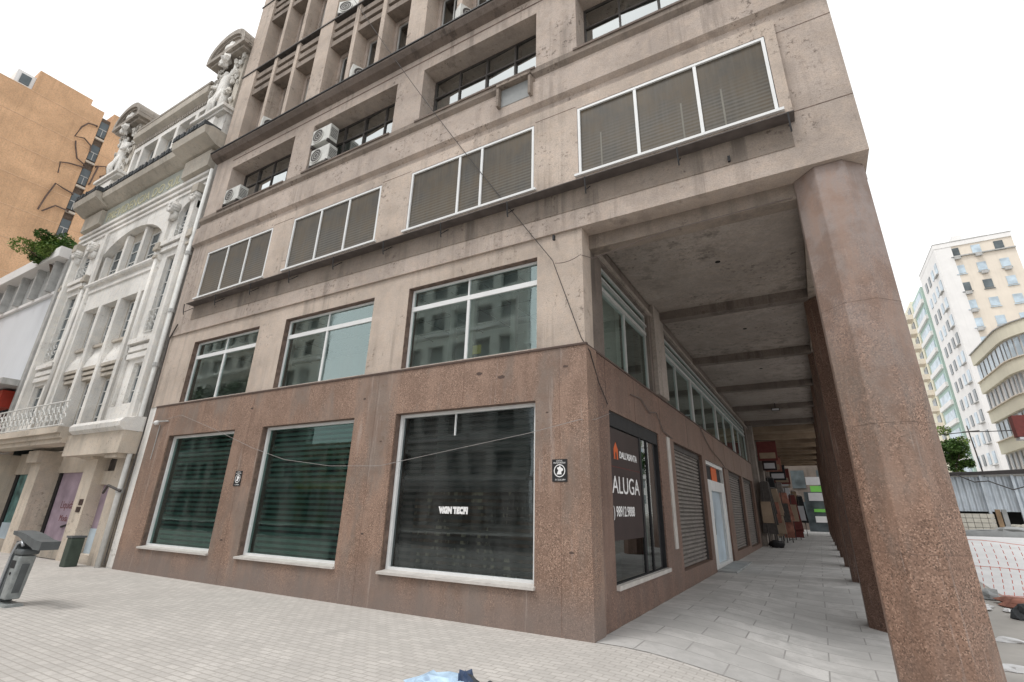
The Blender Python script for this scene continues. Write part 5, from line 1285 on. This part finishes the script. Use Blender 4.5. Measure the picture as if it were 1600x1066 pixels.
# maroon box, mast, wires
t = thing('sign_box', (13.6, 30, 5.7), 'maroon sign box jutting in at the right edge', 'sign')
MB().box(13.05, 15, 29.8, 30.4, 5.85, 7.0).build('box', 'maroon', t); MB().box(13.1, 15, 29.75, 30.45, 5.7, 5.82).build('base_strip', 'offwhite', t)
MB().tube([(14.6, 30.1, 0.9), (14.6, 30.1, 5.7)], 0.07).build('post', 'steel_dark', t)
t = thing('utility_mast', (11.3, 30.2, 1), 'slim leaning dark mast behind the hoarding', 'mast')
MB().tube([(11.35, 30.5, 0.9), (11.3, 30.5, 3.9), (11.2, 30.5, 6.65)], 0.05, 6, 0.03).build('mast', 'steel_dark', t)
MB().tube([(10.9, 30.5, 6.3), (11.7, 30.5, 6.35)], 0.03).build('crossbar', 'steel_dark', t)
cable(sag((5.0, 30.5, 6.2), (11.2, 30.5, 6.3), 0.1), 0.025, 'dark wire from the mast running left behind the pillar')
cable(sag((11.2, 30.5, 6.3), (20, 30.5, 7.0), 0.25), 0.025, 'dark wire from the mast running right past the maroon box')
b = MB()
for k in range(5): b.tube([(8.2, 29.6, 3.3 + k * 0.09), (9.3 + 0.1 * k, 29.6, 3.85 + 0.04 * k), (10.8, 29.6, 3.9 + 0.03 * k), (20, 29.6, 4.1 + 0.1 * k)], 0.03, 5)
o = b.build('cable_bundle', 'cable'); tag(o, 'thick dark bundle of cables along the hoarding top', 'cable')
cable([(9.9, 29.55, 3.9), (10.6, 29.55, 3.5), (11.2, 29.55, 3.55), (12.1, 29.55, 3.1), (12.9, 29.55, 3.35)], 0.03, 'loose dark cable looping across the zinc sheets')
TX = 13.5
tree('roadside_tree', (12.75, 48, 0), 'green tree peeking out beside the corner pillar above the hoarding', (TX, 48, 6.5), 30, 1.45, 170, 0.14, 11, [(TX, 48, 0.8), (TX + 0.1, 48, 3), (TX, 48, 5.6)], 'leaf', 'leaf2', spread=(0.5, 0.7, 1.25))

# ------------------------------------------------------------------ right side: far buildings
def block(name, label, fr1, u0, u1, z1, rows, cols, fr2, v0, v1, cols2, m_, wm, loc, body, z0w=2.0, storey=2.6, ww=1.0, wh_=1.3, ac=False, frieze=None):
    t = thing(name, loc, label, 'building', 'apartment and office blocks across the site')
    MB().box(*body).build('wall', m_, t)
    rnd = random.Random(len(label))
    return t, rnd
T = thing('apartment_tower', (28, 85, 0), 'tall cream apartment tower with white flank, tallest on the right', 'building')
MB().box(24.3, 33, 80.1, 92, 0, 39.2).build('wall', 'pale_cream', T)
MB().box(24.2, 24.3, 80.0, 92, 0, 39.19).build('flank_wall', 'pale_white', T)
b = MB(); b.box(24.301, 26.2, 80.01, 80.1, 0, 39.19); b.box(24.18, 33, 79.95, 92, 39.2, 39.89); b.build('corner_band', 'pale_white', T)
b = MB(); b.box(26.2, 33, 79.8, 80.1, 37.4, 37.55); b.build('string_course', 'grey_roof', T)
b = MB(); b.box(26.8, 31.2, 82, 86, 39.9, 41.0); b.box(27.2, 28.3, 82, 84, 41.0, 41.7); b.build('roof_tank_house', 'pale_white', T)
b = MB(); b.box(24.15, 33.1, 79.9, 92, 39.9, 40.0); b.build('roof_edge', 'grey_roof', T)
rnd = random.Random(4)
for r in range(13):
    z = 38.2 if r == 0 else 35.4 - (r - 1) * 2.75
    if z < 3: break
    for x in (26.5, 28.9, 31.4):
        p = MB(); p.box(x - 0.5, x + 0.5, 80.02, 80.08, z - 0.6 , z + 0.65); p.box(x - 0.6, x + 0.6, 79.95, 80.1, z - 0.82, z - 0.72) ; w_ = p.build('window', 'win_dark' if rnd.random() < 0.25 else 'win_pale', T)
        if rnd.random() < 0.4: q = MB(); q.box(x - 0.35, x + 0.35, 79.6, 80.0, z - 1.25, z - 0.85); q.build('air_conditioner', 'grey_roof', w_)
for r in range(13):
    z = 36.6 - r * 2.75
    if z < 3: break
    for y in (81.6, 84.2, 86.8, 89.4):
        p = MB(); p.box(24.12, 24.18, y - 0.6, y + 0.6, z - 0.7, z + 0.8); w_ = p.build('window', 'win_dark' if rnd.random() < 0.35 else 'win_pale', T)
    b = MB(); b.box(23.9, 24.2, 81, 83, z - 1.0, z - 0.9); b.build('balcony_slab', 'grey_roof', T)
G = thing('green_apartment_building', (26, 97, 0), 'pale green glazed apartment block just left of the cream tower', 'building')
MB().box(24.2, 36, 93.5, 102.5, 0, 38.6).build('wall', 'pale_green', G)
for r in range(12):
    z = 35.8 - r * 2.9; b = MB(); b.box(23.85, 24.2, 93.7, 102.3, z, z + 0.7); b.build('balcony', 'pale_white', G); b = MB(); b.box(24.1, 24.19, 94.5, 101.5, z + 0.9, z + 2.2); b.build('window', 'win_pale', G)
Yb = thing('yellow_apartment_building', (26, 108, 0), 'cream yellow apartment block with balconies partly hidden by the corner pillar', 'building')
MB().box(24.2, 36, 103.5, 124, 0, 39.6).build('wall', 'pale_yellow', Yb)
for r in range(12):
    z = 36.5 - r * 2.9; b = MB(); b.box(23.2, 24.2, 104.5, 107.5, z, z + 0.9); b.box(23.2, 24.2, 110.5, 113.5, z, z + 0.9); b.build('balcony', 'pale_cream', Yb)
    b = MB(); b.box(24.1, 24.19, 104.7, 107.3, z + 1.0, z + 2.3); b.box(24.1, 24.19, 110.7, 113.3, z + 1, z + 2.3); b.build('window', 'win_dark', Yb)
# curved corner building
K = thing('curved_building', (22, 46, 0), 'cream curved-corner office building with ribbon windows at right edge', 'building')
def curve(off, n=12):
    cx, cy, r = 21.5, 42.5, 4.5 + off
    pts = [(cx - r, 49.5)] + [(cx + r * math.cos(PI + (PI / 2) * k / n), cy + r * math.sin(PI + (PI / 2) * k / n)) for k in range(n + 1)] + [(40, cy - r)]
    return pts
def ribbon(z0, z1, o1, o0, m_, name='wall'):
    a = curve(o1); c_ = curve(o0); b = MB(); i = 0; n = len(a)
    for k in range(n - 1):
        b.hexa([(*a[k], z0), (*a[k + 1], z0), (*c_[k + 1], z0), (*c_[k], z0), (*a[k], z1), (*a[k + 1], z1), (*c_[k + 1], z1), (*c_[k], z1)])
    return b.build(name, m_, K)
ribbon(0, 15.2, -0.25, -3.5, 'pale_white', 'core_wall')
zt = 15.2
for fl in range(6):
    z = zt - 0.9 - 2.55 * fl
    ribbon(z, z + (0.95 if fl else 1.0), 0, -0.3, 'pale_yellow', 'parapet_band')
    ribbon(z + 0.95, z + 1.02, 0.10, -0.3, 'grey_roof' if fl in (0,) else 'pale_cream', 'ledge')
    a = curve(-0.18); m_ = MB(); g_ = MB()
    for k in range(len(a) - 1):
        A, B = Vector((*a[k], 0)), Vector((*a[k + 1], 0)); L = (B - A).length; nn = max(1, int(L / 1.15))
        nrm = Vector((B - A)).cross(Vector((0, 0, 1))).normalized()
        for q in range(nn):
            p0 = A.lerp(B, (q + 0.1) / nn); p1 = A.lerp(B, (q + (0.45 if fl % 2 else 0.8)) / nn)
            g_.face([(p0.x, p0.y, z - 1.45), (p1.x, p1.y, z - 1.45), (p1.x, p1.y, z - 0.1), (p0.x, p0.y, z - 0.1)])
    w_ = g_.build('window', 'win_mid' if fl % 2 else 'win_pale', K)
t = thing('far_street_building', (30, 140, 0), 'pale hazy low building far behind the hoarding', 'building')
MB().box(9, 60, 140, 160, 0, 14).build('wall', 'pale_white', t)
b = MB()
for x in rng(10, 40, 2.5):
    for z in (2, 5, 8, 11): b.box(x, x + 1.2, 139.9, 139.99, z, z + 1.5)
b.build('window', 'win_pale', t, each=True)

# ------------------------------------------------------------------ opposite side of the street (seen reflected in the glass)
OPP = [(-95, -66, 16, 'opp_b', 'pale block with dark window bands far down the street opposite'), (-66, -47, 24, 'opp_b', 'tall white balconied block across the street'), (-47, -38.5, 23, 'opp_a', 'tall dark grey block across the street beside the balconied one'),
       (-38.5, -30, 7, 'opp_c', 'low yellowish shop block across the street, lowest in its row'),
       (-30, -14.5, 22, 'opp_a', 'grey framed block across the street, reflected in the largest window'), (-14, 12, 8, 'opp_b', 'low pale block directly behind the viewpoint')]
for (x0, x1, h, m_, lab) in OPP:
    t = thing('opposite_building', ((x0 + x1) / 2, -26, 0), lab, 'building', 'buildings across the street')
    fr = Fr((0, -24, 0), (-1, 0, 0), (0, 1, 0)); ho = []; z = 3.6
    x = x0 + 0.8
    while x < x1 - 2.6: ho.append((-x - 2.3, -x, 0.4, 2.8)); x += 3.0
    while z < h - 1.8:
        x = x0 + 0.8
        while x < x1 - 2.2: ho.append((-x - 1.6, -x, z + 0.5, z + 2.1)); x += 2.4
        z += 3.0
    MB().wall(fr, -x1 + 0.1, -x0, 0, h, ho, 0, -0.4).build('wall', m_, t)
    MB().fb(fr, -x1 + 0.2, -x0 - .1, 0, h - .1, -0.8, -0.5).build('glazing', 'win_soft', t)
    b = MB(); z = 3.5
    while z < h: b.fb(fr, -x1 + 0.1, -x0, z, z + 0.25, 0.001, 0.7 if m_ == 'opp_b' else 0.15); z += 3.0
    b.build('balcony', 'pale_white', t)
    MB().fb(fr, -x1 + 0.5, -x0 - 0.5, 2.9, 3.4, 0.001, 0.9).build('awning', {'opp_c': 'yellow', 'opp_b': 'pale_white'}.get(m_, 'grey_roof'), t)
for k, (x, y, lab) in enumerate(((-42, -19, 'street tree across the road, reflected in the middle upper window'), (-55, -19, 'street tree farther left across the road'))):
    tree('street_tree', (x, y, 0), lab, (x, y, 9.5), 30, 3.4, 130, 0.30, 31 + k, [(x, y, 0), (x + 0.2, y, 3.5), (x, y, 6.5)], 'leafdark', 'leaf', group='trees across the street')
